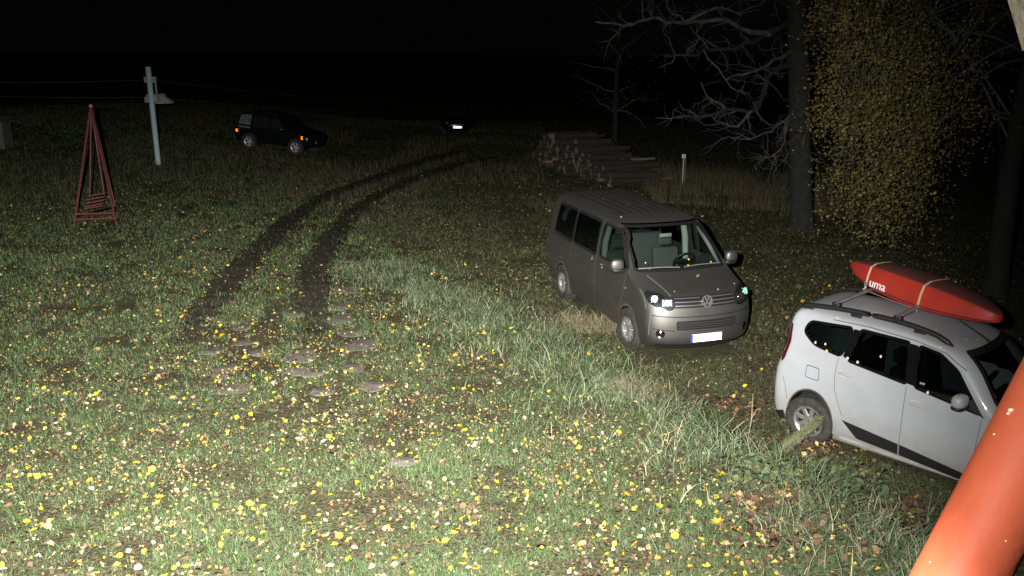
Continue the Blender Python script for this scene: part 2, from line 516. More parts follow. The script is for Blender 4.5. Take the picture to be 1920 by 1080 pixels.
class Car:
    def __init__(s, name, loc, rz, S=(1, 1, 1), ry=0.0):
        s.root = empty(name, loc, rz, 0, ry); s.S = Vector(S); s.cuts = []

    def shell(s, levels, ns=110, nf=22, nr=14, rows=74, p=2.6):
        L = np.array(levels, float)
        d = np.sqrt(np.sum(np.diff(L[:, :4] * np.array([1.2, .6, .5, 1])[None], axis=0) ** 2, axis=1)) + .02
        t = np.concatenate([[0], np.cumsum(d)]); q = np.linspace(0, t[-1], rows)
        C = np.stack([pchip(t, L[:, k], q) for k in range(6)], 1)
        ring = []
        for z, xf, xr, w, bf, br in C:
            half = []
            th = np.linspace(0, PI / 2, nf)
            for a in th:
                half.append((xf - bf + bf * max(math.cos(a), 0) ** (2 / p), w * math.sin(a) ** (2 / p)))
            for k in range(1, ns):
                u = k / ns; half.append(((xf - bf) * (1 - u) + (xr + br) * u, w))
            for a in np.linspace(PI / 2, 0, nr):
                half.append((xr + br - br * max(math.cos(a), 0) ** (2 / 3.2), w * math.sin(a) ** (2 / 3.2)))
            full = half + [(x, -y) for x, y in half[-2:0:-1]]
            ring.append([(x, y, z) for x, y in full])
        V = np.array(ring); n = V.shape[1]; s.V = V.reshape(-1, 3); s.n = n; s.rows = rows
        idx = np.arange(rows * n).reshape(rows, n); nx = np.roll(idx, -1, 1)
        s.F = np.stack([idx[:-1], nx[:-1], nx[1:], idx[1:]], -1).reshape(-1, 4)
        s.bvh = BVHTree.FromPolygons([tuple(q) for q in s.V], [tuple(q) for q in s.F])
        s.keep = np.ones(len(s.F), bool); s.cen = s.V[s.F].mean(1)
        a = s.V[s.F[:, 2]] - s.V[s.F[:, 0]]; b = s.V[s.F[:, 3]] - s.V[s.F[:, 1]]; nn = np.cross(a, b); s.nor = nn / (np.linalg.norm(nn, axis=1)[:, None] + 1e-12)

    AX = {'R': ((0, -1, 0), 0, 2), 'L': ((0, 1, 0), 0, 2), 'F': ((1, 0, 0), 1, 2), 'B': ((-1, 0, 0), 1, 2), 'T': ((0, 0, 1), 0, 1)}

    def cut(s, poly, ax, fn=None):
        d, i, j = s.AX[ax]; nd = abs(s.nor @ np.array(d)) > .2; side = s.cen @ np.array(d)
        mid = {'R': .3, 'L': .3, 'F': -99, 'B': -99, 'T': .5}[ax]
        if ax in 'FB': side_ok = (s.cen[:, 0] > .3 * s.cen[:, 0].max()) if ax == 'F' else (s.cen[:, 0] < .5 * s.cen[:, 0].min())
        else: side_ok = side > mid
        if ax == 'F': side_ok = s.nor[:, 0] * np.sign(s.nor[:, 0] * 1) > .25; side_ok &= s.cen[:, 0] > s.cen[:, 0].mean()
        ins = np.ones(len(s.F), bool)
        for k in range(4):
            q = s.V[s.F[:, k]]; ins &= inpoly(q[:, i], q[:, j], poly)
        s.keep &= ~(ins & nd & side_ok)

    def arch(s, cx, cz, r):
        q = s.cen; ins = np.zeros(len(s.F), bool)
        for k in range(4):
            v = s.V[s.F[:, k]]; ins |= np.hypot(v[:, 0] - cx, v[:, 2] - cz) < r
        s.keep &= ~(ins & (abs(q[:, 1]) > .35))

    def finish(s, m, mats_under=None):
        o = rawmesh('body', s.V * np.array(s.S), np.concatenate([s.F[s.keep][:, [0, 1, 2]], s.F[s.keep][:, [0, 2, 3]]]), None, m)
        o.name = 'body'; o.parent = s.root
        o.data.polygons.foreach_set('use_smooth', np.ones(len(o.data.polygons), bool))
        # floor pan
        v = s.V[:s.n] * np.array(s.S); u = MB(); u.add([tuple(q) for q in v], [tuple(range(s.n))]); u.build('floor_pan', M_DARK, s.root)
        v = s.V[-s.n:] * np.array(s.S); u = MB(); u.add([tuple(q) for q in v], [tuple(range(s.n))]); u.build('roof_crown', m, s.root)
        return o

    def hit(s, a, b, ax):
        d, i, j = s.AX[ax]; o = Vector(d) * 8
        o[i] = a; o[j] = b
        h = s.bvh.ray_cast(o, -Vector(d))
        return (h[0], h[1]) if h[0] is not None else (None, None)

    def on(s, a, b, ax, off):
        h, n = s.hit(a, b, ax)
        if h is None: return None
        if n.dot(Vector(s.AX[ax][0])) < 0: n = -n
        return h + n * off

    def sc(s, P):
        return [Vector((q[0] * s.S.x, q[1] * s.S.y, q[2] * s.S.z)) for q in P]

    def decal(s, name, poly, ax, off=.004, m=None, parent=None, grid=.05, mb=None):
        pts = []; n = len(poly)
        for i in range(n):
            a, b = Vector(poly[i]), Vector(poly[(i + 1) % n]); k = max(1, int((b - a).length / grid))
            pts += [tuple(a.lerp(b, t / k)) for t in range(k)]
        nb = len(pts); xs = [q[0] for q in poly]; zs = [q[1] for q in poly]
        gx, gz = np.meshgrid(np.arange(min(xs) + grid / 2, max(xs), grid), np.arange(min(zs) + grid / 2, max(zs), grid))
        gx = gx.ravel(); gz = gz.ravel(); k = inpoly(gx, gz, poly)
        allp = pts + list(zip(gx[k], gz[k]))
        r = delaunay_2d_cdt([Vector(q) for q in allp], [(i, (i + 1) % nb) for i in range(nb)], [], 1, 1e-6)
        P = [s.on(q[0], q[1], ax, off) for q in r[0]]
        ok = [q is not None for q in P]; V = s.sc([q if q is not None else Vector() for q in P])
        F = [f for f in r[2] if all(ok[i] for i in f)]
        if mb is not None: mb.add(V, F); return mb
        return pyd(name, V, F, m, parent or s.root, True)

    def strip(s, name, line, w, ax, off=.004, m=None, parent=None, closed=False, mb=None, step=.04):
        P = []
        L = list(line) + ([line[0]] if closed else [])
        for i in range(len(L) - 1):
            a, b = Vector(L[i]), Vector(L[i + 1]); k = max(1, int((b - a).length / step)); P += [a.lerp(b, t / k) for t in range(k)]
        if not closed: P.append(Vector(L[-1]))
        V = []; n = len(P)
        for i in range(n):
            t = (P[(i + 1) % n] - P[(i - 1) % n]) if closed else (P[min(i + 1, n - 1)] - P[max(i - 1, 0)])
            t = t.normalized() if t.length > 1e-9 else Vector((1, 0)); nn = Vector((-t.y, t.x)) * w / 2
            V += [s.on(*(P[i] + nn), ax, off), s.on(*(P[i] - nn), ax, off)]
        F = []
        for i in range(n if closed else n - 1):
            j = (i + 1) % n; f = (2 * i, 2 * i + 1, 2 * j + 1, 2 * j)
            if all(V[q] is not None for q in f): F.append(f)
        V = s.sc([q if q is not None else Vector() for q in V])
        if mb is not None: mb.add(V, F); return mb
        return pyd(name, V, F, m, parent or s.root, True)

    def wheel(s, x, y, z, R, w, rr, spokes, m_rim=None, lugs=44, turn=0.0, thick=.035, dish=.03):
        e = empty('wheel', (x * s.S.x, y * s.S.y, z * s.S.z), turn); e.parent = s.root
        sd = -1 if y < 0 else 1
        t = MB(); hw = w / 2
        t.lathe([(rr - .012, -hw * .8), (rr + .01, -hw * .95), ((R + rr) / 2, -hw * 1.05), (R - .03, -hw), (R - .006, -hw * .82), (R, -hw * .4), (R, hw * .4), (R - .006, hw * .82), (R - .03, hw), ((R + rr) / 2, hw * 1.05), (rr + .01, hw * .95), (rr - .012, hw * .8)], 44, 'Y')
        for k in range(lugs):
            a = 2 * PI * k / lugs; M = Matrix.Rotation(-a, 4, 'Y')
            for q in (-1, 1):
                t.box((R - .004, q * hw * .66, 0), (.022, hw * .62, 2 * PI * R / lugs * .58), M)
        t.build('tyre', M_TYRE, e, False)
        r = MB(); yo = sd * hw * .78
        r.lathe([(rr, -sd * hw * .7), (rr, yo), (rr + .008, yo + sd * .012), (rr - .012, yo + sd * .014), (rr - .03, yo), (rr - .035, yo - sd * .05)], 44, 'Y')
        for k in range(spokes):
            M = Matrix.Rotation(2 * PI * k / spokes + .2, 4, 'Y')
            r.box(((rr + .04) / 2, yo - sd * dish, 0), (rr - .06, .03, thick), M, .008, 1)
        r.lathe([(.0, yo - sd * dish + sd * .03), (.045, yo - sd * dish + sd * .028), (.062, yo - sd * dish + sd * .012), (.075, yo - sd * dish - sd * .02)], 20, 'Y')
        rim = r.build('rim', m_rim or M_RIM, e, False)
        b = MB(); b.lathe([(0, -sd * .02), (rr * .97, -sd * .02)], 30, 'Y'); b.build('brake_disc', M_BLACK, e)
        return e

    def liner(s, cx, cz, r, w=.8, depth=.32):
        for q in (-1, 1):
            u = MB(); V = []; F = []; n = 18
            for i in range(n + 1):
                a = -.35 + (PI + .7) * i / n
                for yy in (w, w - depth): V.append((cx + r * math.cos(a), q * yy, cz + r * math.sin(a)))
            F = [(2 * i, 2 * i + 1, 2 * i + 3, 2 * i + 2) for i in range(n)]; F.append(tuple(2 * i + 1 for i in range(n + 1)))
            u.add(s.sc([Vector(p_) for p_ in V]), F); u.build('wheel_arch_liner', M_BLACK, s.root)


def arcp(cx, cz, r, a0, a1, n=20):
    return [(cx + r * math.cos(a0 + (a1 - a0) * i / n), cz + r * math.sin(a0 + (a1 - a0) * i / n)) for i in range(n + 1)]


def seat(parent, x, y, z, m, w=.5, h=.62, head=True):
    u = MB(); M = Matrix.Translation((x, y, z)) @ Matrix.Rotation(-.2, 4, 'Y')
    u.box((0.02, 0, .06), (.5, w, .16), Matrix.Translation((x + .2, y, z)), .05)
    u.box((-.02, 0, h / 2 + .08), (.13, w, h), M, .05)
    o = u.build('seat', m, parent, True)
    if head:
        v = MB(); v.box((-.02, 0, h + .2), (.09, w * .55, .18), M, .04); v.tube([M @ Vector((-.02, .06, h)), M @ Vector((-.02, .06, h + .15))], .008, 6); v.tube([M @ Vector((-.02, -.06, h)), M @ Vector((-.02, -.06, h + .15))], .008, 6)
        v.build('headrest', m, o, True)
    return o


# ---------- grey van
M_VAN = mat('van_metallic_paint', (.185, .18, .174), .55, .93, c2=(.163, .158, .153), scale=3, coat=.5, spec=.5, dirt=((.09, .075, .055), .2, .7, .9))
M_VANGLINT = mat('edge_highlight_paint', (.20, .196, .19), .45, .5)  # lighter paint standing in for light caught on the panel edges
M_VSEAT = mat('grey_seat_cloth', (.045, .047, .047), .9, c2=(.065, .066, .066), scale=30)
M_TRIM = mat('light_grey_trim', (.22, .25, .24), .8)
M_SLAT = mat('dark_grille_slat', (.06, .06, .06), .4, .3)
M_SATIN = mat('satin_chrome', (.62, .62, .64), .36, .9)
M_GLOSSB = mat('gloss_black_trim', (.005, .005, .005), .18, spec=.25)
G_CLEAR = glass_mat('clear_glass', (.9, 1, .95), .72)
G_TINT = glass_mat('privacy_glass', (.8, 1, .9), .16)
G_DARK = glass_mat('green_tinted_glass', (.85, 1, .92), .42)

VAN = Car('grey_van', (2.767, 13.908, -.118), math.radians(-72.7), (1.015, .97, 1.02))
VAN.shell([(.22, .78, -3.88, .86, .45, .15), (.30, .86, -3.95, .92, .42, .18), (.42, .895, -3.98, .94, .40, .2), (.60, .90, -3.985, .952, .40, .2), (.75, .885, -3.985, .955, .40, .2),
           (.90, .845, -3.985, .955, .42, .2), (.98, .80, -3.985, .953, .46, .2), (1.04, .71, -3.985, .95, .48, .2), (1.10, .55, -3.985, .945, .46, .2), (1.16, .38, -3.98, .94, .42, .2),
           (1.22, .22, -3.97, .932, .36, .2), (1.27, .09, -3.96, .925, .30, .2), (1.35, -.03, -3.955, .912, .28, .18), (1.5, -.23, -3.94, .885, .26, .18), (1.65, -.43, -3.92, .852, .24, .18),
           (1.78, -.60, -3.89, .815, .24, .17), (1.85, -.71, -3.87, .785, .26, .16), (1.90, -.83, -3.84, .735, .30, .18), (1.935, -1.0, -3.78, .65, .4, .2), (1.96, -1.3, -3.6, .5, .5, .3), (1.972, -1.7, -3.2, .25, .5, .3), (1.976, -2.0, -2.9, .03, .3, .3)], p=2.4)
ws = rpoly([(-.83, 1.275), (-.70, 1.845), (.70, 1.845), (.83, 1.275)], .05)
fw = rpoly([(-1.28, 1.25), (-1.29, 1.80), (-.74, 1.80), (-.60, 1.70), (-.14, 1.27)], .05)
rw1 = rpoly([(-2.50, 1.24), (-2.50, 1.80), (-1.46, 1.80), (-1.43, 1.24)], .05)
rw2 = rpoly([(-3.50, 1.25), (-3.44, 1.79), (-2.56, 1.80), (-2.56, 1.24)], .06)
for pl, axs in ((ws, 'F'), (fw, 'RL'), (rw1, 'RL'), (rw2, 'RL')):
    for a in axs: VAN.cut(pl, a)
for cx in (0, -3.0): VAN.arch(cx, .34, .385)
VAN.finish(M_VAN)
R = VAN.root
tag(R, 'grey-brown metallic passenger van facing the camera, parked on the grass', 'van')
w_ = VAN.decal('windscreen', ws, 'F', .002, G_CLEAR); VAN.strip('seal', ws, .035, 'F', .005, M_BLACK, w_, True)
mb = MB(); VAN.strip('', [(-.72, 1.865), (.72, 1.865)], .018, 'F', .006, mb=mb); mb.build('roof_edge_trim', M_CHROME, w_)
for a in 'RL':
    g = VAN.decal('front_side_window', fw, a, .002, G_DARK); VAN.strip('seal', fw, .04, a, .005, M_BLACK, g, True)
    g = VAN.decal('sliding_door_window', rw1, a, .002, G_TINT); VAN.strip('seal', rw1, .05, a, .005, M_BLACK, g, True)
    g = VAN.decal('rear_side_window', rw2, a, .002, G_TINT); VAN.strip('seal', rw2, .05, a, .005, M_BLACK, g, True)
    VAN.strip('door_edge_glint', [(-1.36, 1.86), (-1.40, 1.3), (-1.42, .95), (-1.42, .30)], .013, a, .004, M_VANGLINT)
    VAN.strip('door_edge_glint', [(-.16, 1.22), (-.20, 1.0), (-.30, .72), (-.36, .60)], .012, a, .004, M_VANGLINT)
    VAN.strip('door_edge_glint', [(-2.56, 1.20), (-2.60, 1.1), (-2.60, .52)], .012, a, .004, M_VANGLINT)
    VAN.strip('window_pillar_trim', [(-1.305, 1.80), (-1.325, 1.26)], .022, a, .008, M_CHROME)
    VAN.strip('sliding_rail', [(-2.62, 1.20), (-3.6, 1.19)], .015, a, .004, M_BLACK)
    VAN.strip('side_crease', [(-.5, 1.08), (-1.5, 1.09), (-3.6, 1.07)], .012, a, .003, M_VAN)
    for hx in (-1.20, -1.62):
        p = VAN.on(hx, 1.135, a, .02); u = MB(); u.box(VAN.sc([p])[0], (.19, .035, .035), None, .012); u.build('door_handle', M_VAN, R, True)
    for cx in (0, -3.0):
        VAN.strip('wheel_arch_lip', arcp(cx, .34, .40, -.28, PI + .28), .062, a, .006, M_VAN)
    for cx in (0, -3.0):
        VAN.strip('arch_dirt', arcp(cx, .34, .395, .9, PI - .3), .03, a, .010, M_MUD)
    sg = -1 if a == 'R' else 1
    u = MB(); M = Matrix.Translation((-.24, sg * 1.045, 1.37)) @ Matrix.Rotation(sg * .12, 4, 'Z')
    u.ball((0, 0, 0), (.07, .118, .105), M, 20, 12, .75)
    mr = u.build('door_mirror', M_VAN, R, True)
    u = MB(); u.box((0, -sg * .16, -.09), (.07, .18, .05), M, .015); u.ball((.0, -sg * .02, -.085), (.08, .125, .05), M, 16, 8, .8); u.build('mirror_foot', M_BLACK, mr, True)
    u = MB(); u.box((-.068, 0, .01), (.012, .17, .14), M, .003); u.build('mirror_glass', M_MIRR, mr)
for cx in (0, -3.0): VAN.liner(cx, .34, .40, .90)
for cx in (0, -3.0):
    for sy in (-1, 1): VAN.wheel(cx, sy * .86, .335, .335, .215, .205, 10, turn=0.06 if cx == 0 else 0)
# front
mb = MB(); VAN.decal('', rpoly([(-.56, .872), (-.56, 1.022), (.56, 1.022), (.56, .872)], .03), 'F', .004, mb=mb); gr = mb.build('grille', M_BLACK, R, True)
for z in (.905, .955, 1.0):
    mb = MB()
    for zz in (z - .008, z + .008):
        pass
    VAN.strip('grille_bar', [(-.53, z), (-.09, z)], .011, 'F', .010, M_SATIN, gr); VAN.strip('grille_bar', [(.09, z), (.53, z)], .011, 'F', .010, M_SATIN, gr)
# round emblem with a V over a W
c = VAN.sc([VAN.on(0, .945, 'F', .02)])[0]
E = Matrix.Translation(c) @ Matrix.Rotation(-.22, 4, 'Y')
em = MB(); V = []; F = []; n = 28
for i in range(n):
    a = 2 * PI * i / n
    for r_, xo in ((.094, .0), (.094, .014), (.078, .014), (.078, .0)): V.append(E @ Vector((xo, r_ * math.cos(a), r_ * math.sin(a))))
for i in range(n):
    j = (i + 1) % n
    for k in range(3): F.append((i * 4 + k, i * 4 + k + 1, j * 4 + k + 1, j * 4 + k))
em.add(V, F)


def bar2(mb, p, q, w, M, t=.012):
    p = Vector((p[0], p[1])); q = Vector((q[0], q[1])); d = (q - p).normalized(); n_ = Vector((-d.y, d.x)) * w / 2
    c4 = [p + n_, p - n_, q - n_, q + n_]
    Vv = [M @ Vector((.0, k.x, k.y)) for k in c4] + [M @ Vector((t, k.x, k.y)) for k in c4]
    mb.add(Vv, [(4, 5, 6, 7), (0, 1, 5, 4), (1, 2, 6, 5), (2, 3, 7, 6), (3, 0, 4, 7)])


for p, q in (((-.038, .068), (0, .006)), ((.038, .068), (0, .006)), ((-.072, .030), (-.034, -.066)), ((-.034, -.066), (0, -.004)), ((0, -.004), (.034, -.066)), ((.034, -.066), (.072, .030))):
    bar2(em, p, q, .017, E)
emo = em.build('emblem', M_SATIN, R)
u = MB(); V = [E @ Vector((.002, .08 * math.cos(2 * PI * i / 24), .08 * math.sin(2 * PI * i / 24))) for i in range(24)]; u.add(V, [tuple(range(24))]); u.build('emblem_disc', M_BLACK, emo)
M_LENS = glass_mat('headlamp_lens', (1, 1, 1), .93)
for sg in (-1, 1):
    hp = rpoly([(sg * .545, .868), (sg * .565, 1.0), (sg * .70, 1.055), (sg * .86, 1.075), (sg * .905, 1.03), (sg * .90, .95), (sg * .78, .875), (sg * .62, .85)], .03)
    if sg > 0: hp = hp[::-1]
    hd = VAN.decal('headlight', hp, 'F', .004, M_BLACK)
    for yy, zz, ww, hh, mm, a_ in ((.65, .945, .17, .10, M_RCLEAR if sg < 0 else M_BLACK, .025), (.81, .985, .12, .11, M_RCLEAR if sg < 0 else M_RGREEN, .025)):
        pc = VAN.sc([VAN.on(sg * yy, zz, 'F', .016)])[0]
        h, nn = VAN.hit(sg * yy, zz, 'F')
        nn = (nn if nn.x > 0 else -nn); nn = (nn + Vector((1.1, -.2 if sg < 0 else 0, .1))).normalized()
        ux = Vector((0, 0, 1)).cross(nn).normalized(); uy = nn.cross(ux)
        u = MB(); retro_panel(u, pc + nn * .012, ux, uy, ww, hh, a_); u.build('headlight_reflector', mm, hd)
        u = MB(); Mx = Matrix((ux, uy, nn)).transposed().to_4x4(); Mx.translation = pc
        u.lathe([(.055, 0), (.062, .02), (.055, .024)], 20, 'Z'); u.v = [tuple(Mx @ Vector(q)) for q in u.v]; u.build('headlight_ring', M_CHROME, hd, True)
    VAN.strip('headlight_trim', [(sg * .57, .862), (sg * .64, .848), (sg * .78, .872), (sg * .89, .945)], .016, 'F', .008, M_CHROME, hd)
    VAN.decal('headlight_cover', hp, 'F', .035, M_LENS, hd)
    pf = VAN.sc([VAN.on(sg * .76, .485, 'F', .006)])[0]
    u = MB(); Mx = Matrix.Translation(pf) @ Matrix.Rotation(sg * .55, 4, 'Z') @ Matrix.Rotation(PI / 2, 4, 'Y'); u.lathe([(0, .012), (.045, .008), (.055, -.004), (.06, .006), (.072, .004)], 22, 'Z'); u.v = [tuple(Mx @ Vector(q)) for q in u.v]; u.build('fog_light', M_CHROME, R, True)
    VAN.strip('bumper_edge_glint', [(sg * .885, .80), (sg * .905, .6), (sg * .90, .44)], .010, 'F', .004, M_VANGLINT)
    VAN.strip('wing_edge_glint', [(sg * .915, 1.08), (sg * .925, .95), (sg * .93, .84)], .009, 'F', .004, M_VANGLINT)
    VAN.strip('bonnet_crease', [(sg * .55, 1.03), (sg * .60, 1.12), (sg * .70, 1.23)], .02, 'F', .004, M_VANGLINT if sg < 0 else M_VAN)  # painted crease highlight on one side only
VAN.strip('bumper_groove', [(-.88, .76), (-.55, .745), (0, .735), (.55, .745), (.88, .76)], .014, 'F', .003, M_BLACK)
VAN.strip('bumper_groove', [(-.86, .555), (-.55, .53)], .012, 'F', .003, M_BLACK); VAN.strip('bumper_groove', [(.86, .555), (.55, .53)], .012, 'F', .003, M_BLACK)
lg = VAN.decal('lower_grille', rpoly([(-.52, .54), (-.53, .68), (.53, .68), (.52, .54)], .03), 'F', .004, M_BLACK)
for z in (.575, .61, .645): VAN.strip('grille_slat', [(-.5, z), (.5, z)], .011, 'F', .012, M_SLAT, lg)
VAN.strip('bumper_lip', [(-.8, .285), (0, .275), (.8, .285)], .05, 'F', .005, M_BLACK)
# plate: prisms in a frame
pc = VAN.sc([VAN.on(0, .405, 'F', .022)])[0]
u = MB(); u.box(pc + Vector((-.016, 0, 0)), (.012, .53, .12), None, .004); po = u.build('number_plate', M_WHITE, R)
u = MB(); retro_panel(u, pc + Vector((.016, 0, 0)), (0, 1, 0), (0, 0, 1), .50, .108, .037); u.build('plate_sheeting', M_RWHITE, po)
u = MB(); u.box(pc + Vector((.0, -.266, 0)), (.03, .02, .118)); u.build('plate_band', mat('plate_blue', (.03, .08, .6), .5), po)
# roof swages, wipers, interior
for yy in (-.52, -.35, -.17, 0, .17, .35, .52):
    VAN.strip('roof_groove', [(-3.40, yy), (-1.25, yy * .96)], .03, 'T', .004, M_BLACK)
for y0, y1 in ((-.78, -.08), (.0, .72)):
    u = MB(); pts = [VAN.sc([VAN.on(y0 + (y1 - y0) * k / 6, 1.288 + .012 * math.sin(k / 6 * PI), 'F', .028)])[0] for k in range(7)]; u.tube(pts, .008, 6); u.build('wiper', M_STEELG, R)
u = MB(); u.box((-.28, 0, 1.0), (.55, 1.6, .32), None, .08); u.build('dashboard', M_BLACK, R, True)
for y in (-.45, .45): seat(R, -1.35, y, .62, M_VSEAT)
u = MB(); u.box((-2.25, 0, 1.0), (.14, 1.5, .85), None, .06); u.build('rear_bench', M_VSEAT, R, True)
u = MB(); u.lathe([(.185 + .017 * math.cos(a), .017 * math.sin(a)) for a in np.linspace(0, 2 * PI, 9)], 26, 'Z')
Mx = Matrix.Translation((-.72, .42, 1.22)) @ Matrix.Rotation(-1.0, 4, 'Y'); u.v = [tuple(Mx @ Vector(q)) for q in u.v]; u.box((0, 0, 0), (.1, .32, .03), Mx, .01); u.build('steering_wheel', M_BLACK, R, True)
for sg in (-1, 1):
    u = MB(); u.tube([(-1.36, sg * .80, 1.1), (-1.36, sg * .77, 1.5), (-1.34, sg * .70, 1.80)], [.05, .06, .05], 8); u.build('pillar_trim', M_TRIM, R, True)
    u = MB(); u.tube([(-.16, sg * .79, 1.26), (-.46, sg * .745, 1.53), (-.76, sg * .68, 1.79)], [.03, .035, .04], 8); u.build('front_pillar_trim', M_TRIM, R, True)
u = MB(); u.box((-.62, 0, 1.72), (.03, .22, .065), None, .015); u.build('rear_view_mirror', M_TRIM, R, True)
u = MB(); u.box((-2.3, 0, 1.885), (2.6, 1.3, .02)); u.build('headlining', M_TRIM, R)


# ---------- white people carrier
M_LOD = mat('white_car_paint', (.33, .355, .385), .45, 0, c2=(.31, .33, .35), scale=2.5, coat=.35, spec=.4, dirt=((.16, .135, .10), .18, .75, 1.1))
M_DIRTW = mat('dirty_white_paint', (.42, .41, .39), .7, c2=(.30, .28, .25), scale=6)
M_REDL = mat('tail_lamp_red', (.06, .006, .008), .2, spec=.5)
M_SEAMW = mat('panel_gap', (.10, .10, .10), .9)
CARB = Car('white_people_carrier', (4.57, 11.425, -.481), math.radians(-46.9), (.85, .957, 1.086))
LV = [(.15, 3.42, -.70, .80, .5, .3), (.22, 3.54, -.78, .835, .5, .28), (.30, 3.60, -.82, .852, .5, .28), (.45, 3.63, -.855, .868, .48, .28), (.62, 3.64, -.86, .875, .48, .28), (.75, 3.60, -.85, .876, .5, .26), (.86, 3.42, -.84, .874, .55, .26),
            (.93, 3.18, -.82, .87, .5, .26), (.98, 2.98, -.80, .865, .45, .26), (1.03, 2.84, -.78, .858, .42, .25), (1.10, 2.74, -.755, .847, .40, .24), (1.25, 2.57, -.70, .817, .38, .22), (1.40, 2.40, -.64, .78, .36, .2), (1.52, 2.22, -.585, .742, .36, .2),
            (1.585, 2.02, -.55, .712, .40, .2), (1.63, 1.72, -.50, .665, .45, .22), (1.66, 1.42, -.38, .58, .45, .28), (1.683, 1.15, -.2, .45, .4, .3), (1.698, .9, .05, .25, .3, .3), (1.702, .7, .25, .03, .2, .2)]
LV = [(z, xf, xr + .10 * (1 - float(sstep(1.2, 1.55, z))), w, bf, br * .85) for z, xf, xr, w, bf, br in LV]
CARB.shell(LV, ns=120)
qw = rpoly([(-.27, 1.40), (-.20, 1.53), (.50, 1.565), (.40, 1.21), (-.06, 1.27)], .08)
rd = rpoly([(.50, 1.185), (.60, 1.565), (1.34, 1.555), (1.41, 1.10)], .05)
fd = rpoly([(1.52, 1.09), (1.47, 1.545), (1.78, 1.51), (2.05, 1.38), (2.44, .985)], .05)
ws2 = rpoly([(-.76, 1.06), (-.60, 1.54), (.60, 1.54), (.76, 1.06)], .06)
rwin = rpoly([(-.62, 1.12), (-.56, 1.50), (.56, 1.50), (.62, 1.12)], .06)
for pl, axs in ((ws2, 'F'), (qw, 'RL'), (rd, 'RL'), (fd, 'RL')):
    for a in axs: CARB.cut(pl, a)
for cx in (0, 2.81): CARB.arch(cx, .325, .385)
CARB.finish(M_LOD)
R = CARB.root
tag(R, 'white people carrier with a red kayak on its roof rack', 'car')
g = CARB.decal('windscreen', ws2, 'F', .002, G_DARK); CARB.strip('seal', ws2, .04, 'F', .005, M_BLACK, g, True)
CARB.decal('rear_window', rwin, 'B', .004, M_BLACK)
for a in 'RL':
    sg = -1 if a == 'R' else 1
    for nm, pl in (('rear_quarter_window', qw), ('rear_door_window', rd), ('front_door_window', fd)):
        g = CARB.decal(nm, pl, a, .002, G_TINT); CARB.strip('seal', pl, .03, a, .005, M_GLOSSB, g, True)
    CARB.decal('pillar_cover', [(.42, 1.22), (.50, 1.555), (.585, 1.555), (.50, 1.20)], a, .003, M_GLOSSB)
    CARB.decal('pillar_cover', [(1.41, 1.11), (1.35, 1.545), (1.46, 1.54), (1.52, 1.10)], a, .003, M_GLOSSB)
    CARB.decal('mirror_base_panel', [(2.16, 1.05), (2.30, 1.13), (2.50, .955)], a, .007, M_BLACK)
    CARB.strip('panel_gap', [(.36, 1.19), (.345, 1.0), (.37, .80), (.46, .62), (.53, .5)], .009, a, .0025, M_SEAMW)
    CARB.strip('panel_gap', [(1.415, 1.08), (1.42, .80), (1.41, .18)], .009, a, .0025, M_SEAMW)
    CARB.strip('panel_gap', [(2.46, .94), (2.45, .8), (2.40, .16)], .009, a, .0025, M_SEAMW)
    CARB.strip('roof_joint', [(.15, 1.60), (.7, 1.61), (1.4, 1.585), (1.85, 1.53), (2.15, 1.40)], .010, a, .0025, M_SEAMW)
    CARB.strip('bumper_gap', [(-.50, .78), (-.44, .66), (-.40, .50)], .009, a, .0025, M_SEAMW)
    CARB.decal('sill_trim', rpoly([(.53, .455), (.78, .27), (1.405, .24), (1.405, .375)], .01), a, .010, M_BLACK)
    CARB.decal('sill_trim', rpoly([(1.425, .375), (1.425, .24), (2.37, .175), (2.38, .27)], .01), a, .010, M_BLACK)
    CARB.strip('dirty_sill', [(.5, .215), (1.4, .195), (2.38, .19)], .045, a, .003, M_DIRTW)
    CARB.strip('wheel_arch_lip', arcp(0, .325, .405, -.25, PI + .25), .05, a, .005, M_LOD)
    CARB.strip('arch_dirt', arcp(0, .325, .388, -.25, PI + .25), .02, a, .007, M_MUD)
    CARB.strip('wheel_arch_lip', arcp(2.81, .325, .405, -.25, PI + .25), .05, a, .005, M_LOD)
    if a == 'R':
        fp = rpoly([(-.12, .86), (-.12, 1.01), (.09, 1.0), (.10, .85)], .03); CARB.strip('fuel_flap', fp, .012, a, .003, M_SEAMW, None, True)
    CARB.decal('tail_lamp', rpoly([(-.55, .96), (-.50, 1.02), (-.44, 1.24), (-.46, 1.46), (-.545, 1.46), (-.60, 1.1)], .03), a, .008, M_REDL)
    for hx, hz_ in ((.51, 1.02), (1.61, .905)):
        p = CARB.on(hx, hz_, a, .018); u = MB(); u.box(CARB.sc([p])[0], (.17, .03, .04), Matrix.Identity(4), .012)
        h_ = u.build('door_handle', M_LOD, R, True); CARB.decal('handle_recess', rpoly([(hx - .11, hz_ - .035), (hx - .11, hz_ + .035), (hx + .10, hz_ + .03), (hx + .10, hz_ - .04)], .02), a, .002, M_DIRTW, h_)
    p = CARB.sc([(2.20, sg * .985, 1.10)])[0]
    u = MB(); M = Matrix.Translation(p) @ Matrix.Rotation(sg * .15, 4, 'Z'); u.ball((0, 0, .02), (.075, .115, .085), M, 20, 12, .75); mr = u.build('door_mirror', M_LOD, R, True)
    u = MB(); u.ball((0, 0, -.055), (.075, .115, .035), M, 16, 8, .8); u.box((.02, -sg * .12, -.06), (.07, .14, .035), M, .01); u.build('mirror_foot', M_BLACK, mr, True)
    # roof rail
    u = MB(); pts = [(-.42, 1.645), (-.34, 1.685), (.2, 1.728), (.8, 1.738), (1.3, 1.718), (1.66, 1.668), (1.88, 1.595)]
    ppt = [CARB.sc([(x, sg * (.615 if x < 1.7 else .63), z)])[0] for x, z in resample(pts, .08)]
